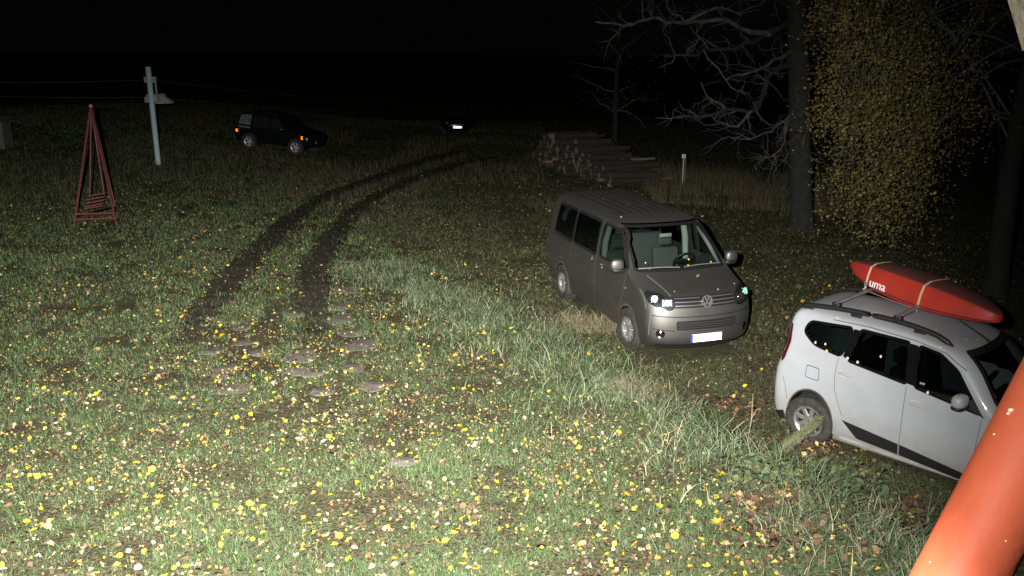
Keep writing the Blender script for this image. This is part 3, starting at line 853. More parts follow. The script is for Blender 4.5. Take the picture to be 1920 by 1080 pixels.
    u.tube(ppt, [.012] + [.034] * (len(ppt) - 2) + [.01], 10); rl = u.build('roof_rail', M_BLACK, R, True)
    for fx, fz in ((-.32, 1.66), (.45, 1.70), (1.4, 1.68)):
        u = MB(); u.box(CARB.sc([(fx, sg * .615, fz)])[0], (.14, .03, .07), None, .01); u.build('rail_foot', M_BLACK, rl, True)
for cx in (0, 2.81): CARB.liner(cx, .325, .395, .83, .3)
for cx in (0, 2.81):
    for sy in (-1, 1): CARB.wheel(cx, sy * .80, .318 / 1.086 * 1.03, .328, .2, .205, 8, lugs=52, thick=.06)
for cx in (.14, 1.08):
    u = MB(); u.box(CARB.sc([(cx, 0, 1.80)])[0], (.055, 1.34, .032), None, .008); cb = u.build('roof_crossbar', M_STEELG, R, True)
    for sg in (-1, 1):
        u = MB(); u.box(CARB.sc([(cx, sg * .64, 1.772)])[0], (.10, .07, .07), None, .012); u.box(CARB.sc([(cx, sg * .702, 1.80)])[0], (.06, .012, .036)); u.build('crossbar_foot', M_BLACK, cb, True)
u = MB(); u.tube(CARB.sc([(2.16, -.12, 1.585), (2.10, -.11, 1.62), (1.5, .0, 1.80)]), [.022, .012, .004], 6); u.build('roof_aerial', M_BLACK, R)
u = MB(); u.box(CARB.sc([(1.62, -.838, 1.14)])[0], (.06, .006, .055), Matrix.Identity(4)); u.build('window_sticker', M_TRIM, R)
for y in (-.4, .4): seat(R, 1.10, y, .60, M_VSEAT, .46, .62)
u = MB(); u.box((.25, 0, .95), (.14, 1.25, .7), None, .06); u.build('rear_bench', M_VSEAT, R, True)
u = MB(); u.box((2.05, 0, .88), (.45, 1.4, .28), None, .08); u.build('dashboard', M_BLACK, R, True)
u = MB(); u.lathe([(.18 + .016 * math.cos(a), .016 * math.sin(a)) for a in np.linspace(0, 2 * PI, 9)], 26, 'Z'); Mx = Matrix.Translation((1.72, .36, 1.06)) @ Matrix.Rotation(-1.1, 4, 'Y'); u.v = [tuple(Mx @ Vector(q)) for q in u.v]; u.box((0, 0, 0), (.09, .3, .03), Mx, .01); u.build('steering_wheel', M_BLACK, R, True)
CARB.decal('rear_bumper_valance', [(-.58, .19), (-.60, .30), (-.45, .34), (-.40, .22)], 'R', .006, M_BLACK)

# leaves that dropped on the cars stay out of this mesh: they are part of the litter below
# ---------- kayak on the roof, hull up
M_KAY = mat('red_kayak_plastic', (.42, .035, .02), .5, c2=(.34, .03, .02), scale=4, bump=.08, bscale=40)
M_KAYSHADE = mat('shaded_red_hull', (.11, .026, .02), .75, c2=(.07, .028, .022), scale=7)  # shade on the upward-facing hull put into a darker red
M_STRAP = mat('tan_webbing', (.55, .40, .26), .8)
cM = CARB.root.matrix_basis.copy()
A = CARB.sc([(-.46, .80, 1.97)])[0]; B = CARB.sc([(2.24, -.06, 1.87)])[0]
ax = (B - A); LK = ax.length; ang = math.atan2(ax.y, ax.x)
KM = Matrix.Translation(A) @ Matrix.Rotation(ang, 4, 'Z') @ Matrix.Rotation(math.asin(-ax.z / LK), 4, 'Y')
kb = empty('kayak'); kb.matrix_world = Matrix.Translation((4.57, 11.425, -.481)) @ Matrix.Rotation(math.radians(-46.9), 4, 'Z') @ KM
tag(kb, 'red plastic kayak strapped hull-up across the white car roof rack', 'kayak')


def ksec(s):
    e = max(1e-3, math.sin(PI * min(max(s, 0), 1)))
    b = .325 * e ** (.62 if s < .5 else .46); lo = -.05 - .11 * e ** .8 + (.06 if s < .1 else 0) * (1 - s / .1); hi = .02 + .19 * e ** .5
    return b, lo, hi


V = []; F = []; FT = []; NS = 44
prof = [(0, 0), (.9, .0), (1.0, .10), (1.0, .2), (.93, .55), (.80, .86), (.74, .90), (.5, .97), (.25, 1.0), (0, 1.02)]
full = prof + [(-q[0], q[1]) for q in prof[-2:0:-1]]
K = len(full)
for i in range(NS + 1):
    s_ = .004 + .992 * i / NS; b, lo, hi = ksec(s_)
    for y, t in full: V.append((s_ * LK, y * b, lo + (hi - lo) * t))
for i in range(NS):
    for k in range(K):
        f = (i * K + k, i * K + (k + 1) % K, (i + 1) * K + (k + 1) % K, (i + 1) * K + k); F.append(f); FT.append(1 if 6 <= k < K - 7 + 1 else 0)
F.append(tuple(range(K))); F.append(tuple(range(NS * K, NS * K + K))); FT += [0, 0]
hull = pyd('hull', V, F, [M_KAY, M_KAYSHADE], kb, True)
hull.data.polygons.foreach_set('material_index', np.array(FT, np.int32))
u = MB()
for i in range(NS):
    for sg in (-1, 1):
        pass
for sg in (-1, 1):
    u.tube([(s_ * LK, sg * ksec(s_)[0] * 1.0, ksec(s_)[1] + .15 * (ksec(s_)[2] - ksec(s_)[1])) for s_ in np.linspace(.02, .98, 30)], .009, 5)
u.build('hull_seam', mat('dark_seam', (.12, .02, .015), .6), kb)


def strap_at(sx, lowz):
    b, lo, hi = ksec(sx); P = [(1.18, lowz), (1.04, (lo - .02)), (1.03, lo + .2 * (hi - lo)), (.97, lo + .55 * (hi - lo)), (.84, lo + .89 * (hi - lo)), (.5, hi + .006), (0, hi + .012), (-.5, hi + .006), (-.84, lo + .89 * (hi - lo)), (-.97, lo + .55 * (hi - lo)), (-1.03, lo + .2 * (hi - lo)), (-1.06, lo - .02), (-1.2, lowz)]
    u = MB(); VV = []; FF = []
    for y, z in P:
        for q in (-.016, .016): VV.append((sx * LK + q, y * b * 1.02, z))
    FF = [(2 * i, 2 * i + 1, 2 * i + 3, 2 * i + 2) for i in range(len(P) - 1)]
    u.add(VV, FF); so = u.build('strap', M_STRAP, kb)
    u = MB(); u.box((sx * LK, -b * 1.08, lo + .12 * (hi - lo)), (.045, .02, .06), None, .004); u.build('buckle', M_STEELG, so)


strap_at(.235, -.17); strap_at(.62, -.14)
u = MB(); u.add([(LK * .26, -.30, -.165), (LK * .26, -.33, -.165), (LK * .46, -.36, -.155), (LK * .46, -.33, -.155), (LK * .60, -.33, -.15), (LK * .60, -.30, -.15)], [(0, 1, 2, 3), (3, 2, 4, 5)]); u.build('strap_tail', M_STRAP, kb)


def text_obj(name, body, size, M, m, parent, ext=.002):
    cu = bpy.data.curves.new(name, 'FONT'); cu.body = body; cu.size = size; cu.extrude = ext; cu.align_x = 'CENTER'; cu.align_y = 'CENTER'
    o = bpy.data.objects.new(name, cu); COL.objects.link(o); dg = bpy.context.evaluated_depsgraph_get()
    me = bpy.data.meshes.new_from_object(o.evaluated_get(dg)); bpy.data.objects.remove(o)
    n = link(name, me, m, parent); n.matrix_local = M
    return n


b, lo, hi = ksec(.33)
text_obj('hull_lettering', 'uma', .17, Matrix.Translation((LK * .33, -b * 1.02 - .008, lo + .32 * (hi - lo))) @ Matrix.Rotation(-.02, 4, 'Z') @ Matrix.Rotation(PI / 2 - .12, 4, 'X'), M_WHITE, kb, .004)

# ---------- dark off-road car far on the left
M_SUV = mat('black_car_paint', (.006, .007, .008), .25, 0, coat=.3, spec=.3)
ps = gnd(522, 285)
SUV = Car('dark_off_road_car', (ps.x, ps.y + .8, hz(ps.x, ps.y + .8)), math.radians(-19), (.88, .93, .93), math.radians(4.2))
SUV.shell([(.36, 2.05, -2.15, .84, .4, .2), (.5, 2.18, -2.25, .9, .42, .22), (.7, 2.22, -2.28, .92, .42, .22), (.9, 2.17, -2.27, .92, .42, .22), (.98, 2.0, -2.26, .915, .5, .22), (1.04, 1.5, -2.25, .91, .5, .22), (1.08, 1.05, -2.24, .9, .4, .22), (1.2, .9, -2.2, .88, .35, .22), (1.45, .58, -2.12, .8, .3, .2), (1.62, .36, -2.05, .74, .3, .2), (1.7, .15, -1.98, .66, .35, .25), (1.74, -.2, -1.8, .5, .4, .3), (1.76, -.7, -1.2, .05, .2, .2)], ns=60, nf=14, nr=10, rows=44)
for cx in (1.33, -1.37): SUV.arch(cx, .37, .44)
SUV.finish(M_SUV); R = SUV.root
tag(R, 'black off-road car seen from the side, parked in the far field', 'car')
for a in 'RL':
    for nm, pl in (('front_window', [(-.10, 1.10), (-.12, 1.58), (.22, 1.55), (.72, 1.12)]), ('rear_door_window', [(-1.1, 1.1), (-1.1, 1.6), (-.2, 1.6), (-.18, 1.1)])):
        SUV.decal(nm, rpoly(pl, .05), a, .004, M_BLACK)
    SUV.decal('rear_quarter_window', rpoly([(-1.98, 1.16), (-1.86, 1.60), (-1.25, 1.62), (-1.28, 1.14)], .05), a, .004, mat('window_reflection_paint', (.15, .18, .20), .4, c2=(.08, .10, .12), scale=5))  # bright reflection on the glass painted as a pale pane colour
    SUV.decal('side_trim', [(-2.0, 1.0), (-2.0, 1.07), (-1.28, 1.07), (-1.28, 1.0)], a, .005, M_STEELG)
    sg = -1 if a == 'R' else 1
    u = MB(); nn = Vector((.12, sg * 1.0, .1)).normalized() if sg < 0 else Vector((-.3, 1, 0)).normalized(); ux = Vector((0, 0, 1)).cross(nn).normalized()
    retro_panel(u, SUV.sc([SUV.on(-2.03, .84, a, .05)])[0], ux, nn.cross(ux), .13, .12, .03); u.build('rear_side_reflector', M_RAMBER, R)
    u = MB(); retro_panel(u, SUV.sc([SUV.on(1.74, .84, a, .05)])[0], ux, nn.cross(ux), .11, .13, .03); u.build('turn_signal', M_RAMBER, R)
    u = MB(); u.box((.48, sg * .90, 1.05), (.12, .16, .12), None, .03); u.build('door_mirror', M_SUV, R, True)
    u = MB(); u.tube(SUV.sc([(-1.7, sg * .62, 1.74), (-1.4, sg * .62, 1.78), (-.1, sg * .62, 1.77), (.15, sg * .62, 1.70)]), .02, 6); u.build('roof_rail', M_BLACK, R, True)
for cx in (1.33, -1.37): SUV.liner(cx, .37, .45, .86, .3)
for cx in (1.33, -1.37):
    for sy in (-1, 1): SUV.wheel(cx, sy * .82, .36, .36, .24, .215, 5, mat('silver_rim', (.6, .6, .6), .4, .5), lugs=36, thick=.075)
nn = Vector((.75, -.66, .1)).normalized(); ux = Vector((0, 0, 1)).cross(nn).normalized()
u = MB(); retro_panel(u, (1.93, -.42, .58), ux, nn.cross(ux), .10, .09, .03); u.build('fog_light', M_RGREEN, R)

# ---------- dark car beyond, front plate shining
pf_ = gnd(858, 254)
FARC = Car('dark_distant_car', (pf_.x, pf_.y, pf_.z), math.radians(-84), (1, 1, 1))
FARC.shell([(.25, -.1, -3.9, .75, .4, .3), (.5, 0, -4.0, .86, .4, .3), (.7, -.03, -4.0, .87, .4, .3), (.8, -.25, -4.0, .87, .5, .3), (.9, -.8, -3.98, .86, .5, .3), (.95, -1.1, -3.95, .85, .4, .3), (1.2, -1.5, -3.8, .78, .3, .3), (1.38, -1.85, -3.6, .68, .3, .3), (1.43, -2.2, -3.3, .5, .3, .3), (1.45, -2.5, -3.0, .05, .1, .1)], ns=40, nf=12, nr=8, rows=30)
for cx in (-.75, -3.2): FARC.arch(cx, .31, .36)
FARC.finish(M_SUV); R = FARC.root
tag(R, 'barely visible dark car with a bright number plate at the end of the track', 'car')
FARC.decal('windscreen', [(-.68, .99), (-.56, 1.33), (.56, 1.33), (.68, .99)], 'F', .004, M_BLACK)
for cx in (-.75, -3.2):
    for sy in (-1, 1): FARC.wheel(cx, sy * .74, .31, .31, .19, .2, 8, lugs=30)
u = MB(); u.box((.02, 0, .46), (.012, .53, .12), None, .003); po = u.build('number_plate', M_WHITE, R)
u = MB(); retro_panel(u, (.05, 0, .46), (0, 1, 0), (0, 0, 1), .5, .11, .037); u.build('plate_sheeting', M_RWHITE, po)
u = MB(); retro_panel(u, (-.06, -.60, .70), (-.2, 1, 0), (0, 0, 1), .12, .07, .02); u.build('headlight', M_RGREEN, R)
u = MB(); retro_panel(u, (-.06, .60, .70), (.2, 1, 0), (0, 0, 1), .12, .07, .02); u.build('headlight', M_BLACK, R)

# ------------------------------------------------------------------ things in the field
# red steel frame
M_RED = mat('red_oxide_paint', (.16, .045, .042), .6, c2=(.11, .035, .035), scale=14, bump=.15)
fl = gnd(137, 424); fr = gnd(219, 421); ctr = (fl + fr) / 2
rear = ctr + Vector((-.05, 1.5, 0)); rear.z = hz(rear.x, rear.y)
apex = ctr + Vector((.03, .55, 3.12))
rt = empty('red_steel_frame', ctr); tag(rt, 'tall red steel tripod frame with a slatted basket hung inside', 'frame')
lo_ = lambda p: Vector(p) - ctr
for p in (fl, fr, rear):
    u = MB(); u.tube([lo_(p) + Vector((0, 0, -.1)), lo_(apex)], .034, 8); u.build('leg', M_RED, rt, True)
for t0 in (.055, .10):
    a_, b_ = fl.lerp(apex, t0), fr.lerp(apex, t0); u = MB(); u.tube([lo_(a_), lo_(b_)], .026, 8); u.build('base_bar', M_RED, rt, True)
for p, q in ((fl, rear), (fr, rear)):
    u = MB(); u.tube([lo_(p.lerp(apex, .08)), lo_(q.lerp(apex, .08))], .024, 8); u.build('base_bar', M_RED, rt, True)
bk = ctr + Vector((-.08, .45, .50))
bs = empty('hanging_basket', lo_(bk)); bs.parent = rt
for k in range(4):
    u = MB(); u.box((0, 0, 0), (.48, .05, .035), Matrix.Translation((0, -.16 + k * .06, .0 + k * .085)) @ Matrix.Rotation(-.18, 4, 'Y')); u.build('slat', M_RED, bs)
for k in range(3):
    u = MB(); u.box((0, 0, 0), (.46, .05, .03), Matrix.Translation((0, -.2 + k * .1, -.05 - k * .01)) @ Matrix.Rotation(-.15, 4, 'Y')); u.build('slat', M_RED, bs)
for sx in (-.2, .2):
    u = MB(); u.tube([Vector((sx, .05, .25)), lo_(apex) - lo_(bk) + Vector((0, 0, -.12))], .018, 6); u.build('hanger', M_RED, bs)
u = MB(); u.ball(lo_(apex), (.05, .05, .05)); u.build('apex_cap', mat('pale_red_paint', (.3, .16, .14), .6), rt, True)

# pale blue pole with bracket and shade
M_POLE = mat('pale_blue_paint', (.36, .50, .56), .55, c2=(.30, .43, .49), scale=9)
M_PALE = mat('weathered_pale_metal', (.30, .29, .27), .8, c2=(.2, .19, .18), scale=6)
pb = gnd(297, 308); root = empty('blue_pole', pb); tag(root, 'pale blue steel pole with bracket and shade, standing in the field', 'pole')
ph = 3.62
u = MB(); u.lathe([(.10, -.3), (.10, ph - .01), (.092, ph), (0, ph)], 20, 'Z'); u.build('pole', M_POLE, root, True)
for zz, ww in ((ph - .47, .44), (ph - 1.12, .40)):
    u = MB(); u.box((.02, .05, zz), (ww, .14, .22), None, .015); u.build('clamp_box', M_PALE, root)
u = MB(); u.box((.2, .06, ph - .8), (.05, .05, .5)); u.build('strut', M_PALE, root)
u = MB(); u.lathe([(0, .34), (.12, .33), (.17, .2), (.42, .02), (.43, -.02), (.3, -.01)], 22, 'Z', (.30, .28, ph - 1.32)); u.build('shade', M_PALE, root, True)
u = MB(); u.box((-.16, .06, ph - 1.20), (.22, .1, .22), Matrix.Identity(4), .02); u.build('junction_box', M_PALE, root)

# overhead cables from the pole
M_CABLE = mat('cable_grey', (.10, .10, .10), .6)
top = pb + Vector((0, 0, ph))
for zz, ends, lab in ((-.47, (at_y(-120, 152, 34), at_y(900, 198, 60)), 'upper thin overhead cable tied to the blue pole'), (-1.1, (at_y(-120, 176, 34), at_y(900, 215, 60)), 'lower thin overhead cable tied to the blue pole')):
    u = MB()
    for e in ends:
        p0 = top + Vector((0, 0, zz)); pts = []
        for k in range(13):
            t = k / 12; q = p0.lerp(e, t); q.z -= .25 * 4 * t * (1 - t) * (e - p0).length / 30; pts.append(q)
        u.tube(pts, .005, 5)
    o = u.build('overhead_cable', M_CABLE); tag(o, lab, 'cable', 'cables on the blue pole')

# little wooden well house cut by the left edge
M_PLANK = mat('weathered_plank', (.11, .105, .10), .9, c2=(.07, .066, .062), scale=5, bump=.3)
ph_ = gnd(-12, 278); wr = empty('wooden_well_house', ph_, .15); tag(wr, 'small weathered wooden hut cut off by the left edge of the picture', 'hut')
for k in range(6):
    u = MB(); u.box((-.5 + k * .2, 0, .5), (.185, .9, 1.0), None, .01); u.build('plank', M_PLANK, wr)
for sg in (-1, 1):
    u = MB(); u.box((0, 0, 0), (.86, 1.15, .04), Matrix.Translation((sg * .34, 0, 1.16)) @ Matrix.Rotation(sg * .5, 4, 'Y')); u.build('roof_board', M_PLANK, wr)

# marker post and thin rod by the log pile
pm = gnd(1279, 350); r_ = empty('marker_post', pm); tag(r_, 'slim grey marker post with a small square plate on top', 'post')
u = MB(); u.box((0, 0, .48), (.045, .035, 1.2)); u.build('post', M_STEELG, r_)
u = MB(); u.box((0, -.02, 1.1), (.135, .025, .14), None, .006); pp = u.build('sign_plate', mat('pale_plate', (.55, .56, .55), .6), r_)
u = MB(); u.box((0, -.036, 1.1), (.05, .004, .06)); u.build('plate_mark', M_STEELG, pp)
pr = gnd(1283, 347); u = MB(); u.tube([(0, 0, -.1), (.01, 0, 1.0)], .014, 6); o = u.build('thin_rod', M_STEELG); o.location = pr; tag(o, 'thin bare rod standing just right of the marker post', 'rod')

# ------------------------------------------------------------------ log pile
M_BARK = mat('log_bark', (.042, .028, .021), .95, c2=(.02, .016, .013), scale=10, bump=.8, bscale=30)
M_CUT = mat('cut_wood', (.24, .18, .11), .85, c2=(.14, .105, .07), scale=9)
M_CUTG = mat('grey_cut_wood', (.19, .17, .145), .9, c2=(.10, .085, .075), scale=9)
M_SPLIT = mat('peeled_wood', (.19, .145, .09), .9, c2=(.11, .08, .055), scale=5)


def log_mesh(name, mats, n=9, sides=10):
    u = MB(); L = 2.6; ph0 = random.random() * 6; rad = []; pts = []
    for i in range(n):
        t = i / (n - 1); pts.append((.03 * math.sin(3 * t + ph0), L * t, .03 * math.cos(2.3 * t + ph0))); rad.append(.5 * (1.05 - .12 * t) * (1 + .05 * math.sin(9 * t + ph0)))
    u.tube([(q[0], q[1], q[2]) for q in pts], rad, sides, False)
    nv = len(u.v)
    u.cur = 1; u.add([u.v[k] for k in range(sides)] + [(0, -.01, 0)], [(k, (k + 1) % sides, sides) for k in range(sides)])
    u.add([u.v[(n - 1) * sides + k] for k in range(sides)] + [(0, L + .01, 0)], [((k + 1) % sides, k, sides) for k in range(sides)])
    me = bpy.data.meshes.new(name); me.from_pydata(u.v, [], u.f); me.update()
    for m in mats: me.materials.append(m)
    me.polygons.foreach_set('material_index', np.array(u.mi, np.int32)); me.polygons.foreach_set('use_smooth', np.array([q == 0 for q in u.mi]))
    return me


LM = [log_mesh('log', (M_BARK, c)) for c in (M_CUT, M_CUTG, M_CUT, M_CUTG, M_CUTG)] + [log_mesh('log', (M_SPLIT, M_CUT))]
fa = gnd(1002, 302); fb = gnd(1150, 350)
fd_ = (fb - fa); FL = math.hypot(fd_.x, fd_.y); fdir = Vector((fd_.x, fd_.y, 0)).normalized(); ldir = Vector((-fdir.y, fdir.x, 0))
if ldir.x < 0: ldir = -ldir
lrot = math.atan2(ldir.y, ldir.x) - PI / 2
row = 0; zrow = 0.0; nlog = 0
while True:
    x = .05 + (.12 if row % 2 else 0) + row * .12; dmean = .25
    xmax = FL - .05 - row * .6 if row < 5 else FL - 3.1 - (row - 5) * 1.2
    if row > 7 or xmax < 1: break
    while x < xmax:
        dm = random.choice([.12, .15, .18, .22, .26, .17])
        me = random.choice(LM[:5]) if random.random() > .05 else LM[5]
        o = bpy.data.objects.new('log', me); COL.objects.link(o)
        p = fa + fdir * (x + dm / 2); zz = hz(p.x, p.y) + zrow + dm * .5 + random.uniform(-.03, .07)
        j = random.gauss(.05, .2); p = p + ldir * j
        o.location = (p.x, p.y, zz); o.scale = (dm, random.uniform(.55, .88), dm)
        o.rotation_euler = (random.gauss(0, .05), random.uniform(0, 6), lrot + random.gauss(0, .14))
        tag(o, 'cut log lying in the long woodpile beside the track', 'log', 'logs in the woodpile'); nlog += 1
        x += dm * .97
    zrow += .165; row += 1
for k, (px, py, rz, dm) in enumerate(((1165, 300, .5, .10), (1190, 333, 1.0, .12), (1205, 338, .7, .1))):
    o = bpy.data.objects.new('log', LM[5]); COL.objects.link(o); q = at_y(px, py, 33.5 if py < 320 else 32.5)
    if py > 320: q = gnd(px, py + 6); q.z += .1
    o.location = q; o.scale = (dm, .55, dm); o.rotation_euler = (.0, 0, lrot + rz - .5); tag(o, 'peeled pale log thrown loosely on the end of the woodpile', 'log', 'loose peeled logs')

# ------------------------------------------------------------------ trees
M_TBARK = mat('tree_bark', (.026, .026, .021), .95, c2=(.013, .015, .011), scale=7, bump=.9, bscale=22)
M_TWIG = mat('grey_twig_bark', (.095, .092, .083), .9, c2=(.038, .038, .035), scale=6)


def wander(p, d, L, n, wob, grav=0.0):
    pts = [Vector(p)]; d = Vector(d).normalized()
    for i in range(n):
        d = (d + Vector((random.gauss(0, wob), random.gauss(0, wob), random.gauss(0, wob) + grav))).normalized()
        pts.append(pts[-1] + d * (L / n))
    return pts


def twigs(mb, line, r0, num, Lr, depth=1, grav=-.03, n=4):
    for _ in range(num):
        t = random.uniform(.12, 1.0) * (len(line) - 1); i = min(int(t), len(line) - 2); p = line[i].lerp(line[i + 1], t - i)
        ax_ = (line[i + 1] - line[i]).normalized(); side = ax_.orthogonal(); side.rotate(Matrix.Rotation(random.uniform(0, 2 * PI), 3, ax_))
        d = ax_ * .55 + side * random.uniform(.6, 1.0)
        L = random.uniform(*Lr); pts = wander(p, d, L, 6, .28, grav); r = r0 * random.uniform(.5, 1)
        mb.tube(pts, [r * (1 - .8 * k / 6) for k in range(7)], n, False)
        if depth > 0: twigs(mb, pts, r * .55, 3, (L * .3, L * .65), depth - 1, grav, 3)


tb = gnd(1503, 428); TY = tb.y
bt = empty('bare_tree', tb); tag(bt, 'big bare tree with gnarled branches behind the van', 'tree')
lt = lambda p: Vector(p) - tb
u = MB(); tl = [at_y(*q, TY) for q in ((1503, 436), (1502, 380), (1500, 300), (1499, 210), (1497, 120), (1494, 40), (1492, -60), (1496, -200))]
u.tube([lt(q) for q in resample([tuple(q) for q in tl], .35)], np.interp(np.linspace(0, 1, len(resample([tuple(q) for q in tl], .35))), [0, .06, .5, 1], [.42, .31, .27, .19]), 14)
u.build('trunk', M_TBARK, bt, True)
LIMBS = [([(1494, 30), (1471, 45), (1442, 64), (1395, 83), (1373, 92), (1318, 92), (1305, 102), (1245, 106)], .085, -2.4),
         ([(1442, 64), (1407, 60), (1378, 45), (1339, 38), (1284, 42), (1245, 41), (1224, 33), (1198, 43), (1164, 44), (1117, 41)], .075, -3.2),
         ([(1284, 42), (1326, 19), (1356, 15), (1390, 30)], .05, -2.8), ([(1284, 42), (1262, 20), (1250, 10), (1256, -10)], .03, -2.8),
         ([(1497, 90), (1476, 103), (1450, 113), (1425, 132), (1395, 137), (1360, 150)], .07, -1.8),
         ([(1497, 120), (1460, 128), (1437, 149), (1431, 184), (1407, 209), (1373, 205), (1343, 211), (1309, 218), (1260, 220)], .085, -3.0),
         ([(1407, 209), (1382, 237), (1350, 230), (1339, 222)], .045, -2.6), ([(1361, 205), (1326, 179), (1314, 154)], .04, -2.8),
         ([(1498, 200), (1480, 218), (1454, 239), (1420, 256), (1373, 260)], .05, -1.6), ([(1498, 205), (1478, 222), (1472, 265), (1450, 290), (1425, 305), (1418, 318)], .05, -2.0), ([(1450, 290), (1456, 318)], .025, -2.0),
         ([(1500, 195), (1510, 209), (1516, 239), (1504, 278), (1523, 299), (1544, 305)], .04, -1.2), ([(1496, 70), (1512, 47), (1531, 34), (1553, 13), (1575, -30)], .1, -.6),
         ([(1497, 95), (1514, 73), (1548, 43), (1595, 26)], .06, -.8), ([(1498, 140), (1530, 137), (1553, 136), (1580, 128)], .05, -1.0), ([(1318, 92), (1345, 130), (1380, 175), (1395, 160)], .025, -2.2),
         ([(1494, 20), (1440, -10), (1380, -40)], .09, -1.5), ([(1494, 10), (1540, -40), (1600, -90)], .09, -1.0), ([(1500, 330), (1470, 300), (1440, 300)], .02, -1.0)]
LPT = []
for P, r, dy in LIMBS:
    m = len(P); pts = []
    first = 0
    if P[0][0] < 1485: first = min(LPT, key=lambda q: (q[0] - P[0][0]) ** 2 + (q[1] - P[0][1]) ** 2)[2]
    LPT += [(q[0], q[1], first + (dy - first) * i / (m - 1)) for i, q in enumerate(P)]
    for i, q in enumerate(P):
        pts.append(lt(at_y(q[0], q[1], TY + first + (dy - first) * i / (m - 1))))
    rs = [Vector(q) for q in resample([tuple(q) for q in pts], .22)]
    rs = [q + Vector((random.gauss(0, .025), random.gauss(0, .05), random.gauss(0, .025))) if 0 < i < len(rs) - 1 else q for i, q in enumerate(rs)]
    u = MB(); u.tube(rs, [r * (1 - .75 * i / (len(rs) - 1)) for i in range(len(rs))], 7)
    lm = u.build('limb', M_TWIG if r < .08 else M_TBARK, bt, True)
    u = MB(); twigs(u, rs, max(.011, r * .28), 6 + int(len(rs) * .35), (.35, 1.2), 1)
    u.build('twigs', M_TWIG, lm)['kind'] = 'stuff'


def leaves_mesh(C, size, cols, jit=.15, flat=False):
    """n leaves as folded two-triangle blades; C n x 3"""
    n = len(C)
    a = rng.random(n) * 2 * PI
    if flat:
        tilt = rng.normal(0, .5, (n, 2)); N = np.stack([tilt[:, 0], tilt[:, 1], np.ones(n)], 1)
    else:
        N = rng.normal(0, 1, (n, 3))
    N /= np.linalg.norm(N, axis=1)[:, None]
    U = np.stack([np.cos(a), np.sin(a), rng.normal(0, .3, n)], 1); U -= N * np.sum(U * N, 1)[:, None]; U /= np.linalg.norm(U, axis=1)[:, None] + 1e-9
    W = np.cross(N, U); s = size[:, None]
    wd = (.32 + .2 * rng.random(n))[:, None]; fold = (rng.normal(.16, .2, n))[:, None]
    V = np.stack([C - U * s * .5, C - W * s * wd + N * s * fold - U * s * .08, C + U * s * .55, C + W * s * wd + N * s * fold - U * s * .08], 1).reshape(-1, 3)
    i = np.arange(n)[:, None] * 4
    F = np.concatenate([i + np.array([[0, 1, 2]]), i + np.array([[0, 2, 3]])])
    return V, F, np.repeat(cols, 4, 0)


def tree_leaves(name, C, palette, size, parent, origin):
    n = len(C); pal = np.array(palette); cols = pal[rng.integers(0, len(pal), n)] * (.7 + .6 * rng.random((n, 1)))
    V, F, K = leaves_mesh(C - np.array(origin), size * (.7 + .6 * rng.random(n)), cols)
    o = rawmesh(name, V, F, K, M_LEAF); o.parent = parent; o['kind'] = 'stuff'
    return o


# yellow-leaved drooping tree at the right
yb = at_y(1862, 560, 17.5); yb.z = hz(yb.x, yb.y)
yt = empty('yellow_leaved_tree', yb); tag(yt, 'drooping tree with yellow-brown autumn leaves behind the kayak', 'tree')
u = MB(); tl = [yb + Vector(q) for q in ((0, 0, -.2), (0, 0, .6), (-.03, .05, 2.5), (.05, 0, 5), (.0, .1, 7.5))]
u.tube([q - yb for q in tl], [.30, .22, .19, .15, .1], 12); u.build('trunk', M_TBARK, yt, True)
strands = []; ub = MB()
for k in range(260):
    px = random.choice([random.gauss(1622, 34), random.gauss(1650, 55), random.gauss(1700, 60), random.uniform(1565, 1900)])
    px = max(px, 1568)
    top_ = random.uniform(-160, 150) if random.random() < .65 else random.uniform(100, 330)
    if px > 1760: top_ = random.uniform(-100, 200)
    Yd = 17.5 + random.uniform(-3.0, 2.0); L = random.uniform(.9, 2.2)
    p = at_y(px, top_, Yd)
    if p.z - L < 1.2: L = max(.3, p.z - 1.2)
    strands.append((p, L)); pts = wander(p, (random.uniform(-.3, .1), 0, -1), L, 7, .1, -.12)
    ub.tube([q - yb for q in pts], [.004 - .0004 * i for i in range(8)], 3, False); strands[-1] = (pts, L)
for k in range(14):
    s_ = random.choice(strands)[0][0]; q0 = yb + Vector((0, 0, random.uniform(2.6, 7))); mid = q0.lerp(s_, .5) + Vector((0, 0, .5))
    ub.tube([q - yb for q in (q0, q0.lerp(mid, .5) + Vector((0, 0, .1)), mid, mid.lerp(s_, .6), s_)], [.03, .026, .02, .012, .006], 5, False)
ub.build('branches', M_TWIG, yt)['kind'] = 'stuff'
C = []
for pts, L in strands:
    m = int(random.choice([20, 60, 130, 240]) * L * (.5 if pts[0].x > 8.1 else 1))
    for _ in range(m):
        t = random.random() * 7; i = min(int(t), 6); q = pts[i].lerp(pts[i + 1], t - i); C.append((q.x + random.gauss(0, .22), q.y + random.gauss(0, .25), q.z + random.gauss(0, .16)))
C = np.array(C); C = C[(vnoise(C[:, 0] * 2.0 + C[:, 1], C[:, 2] * 2.0, 1.0) * .6 + vnoise(C[:, 0] * 4.7, C[:, 2] * 4.7 + C[:, 1], 1.0) * .4) > .46]
tree_leaves('foliage', C, [(.11, .095, .025), (.15, .12, .03), (.09, .08, .025), (.08, .08, .025), (.13, .075, .03), (.07, .05, .025)], .046, yt, yb)

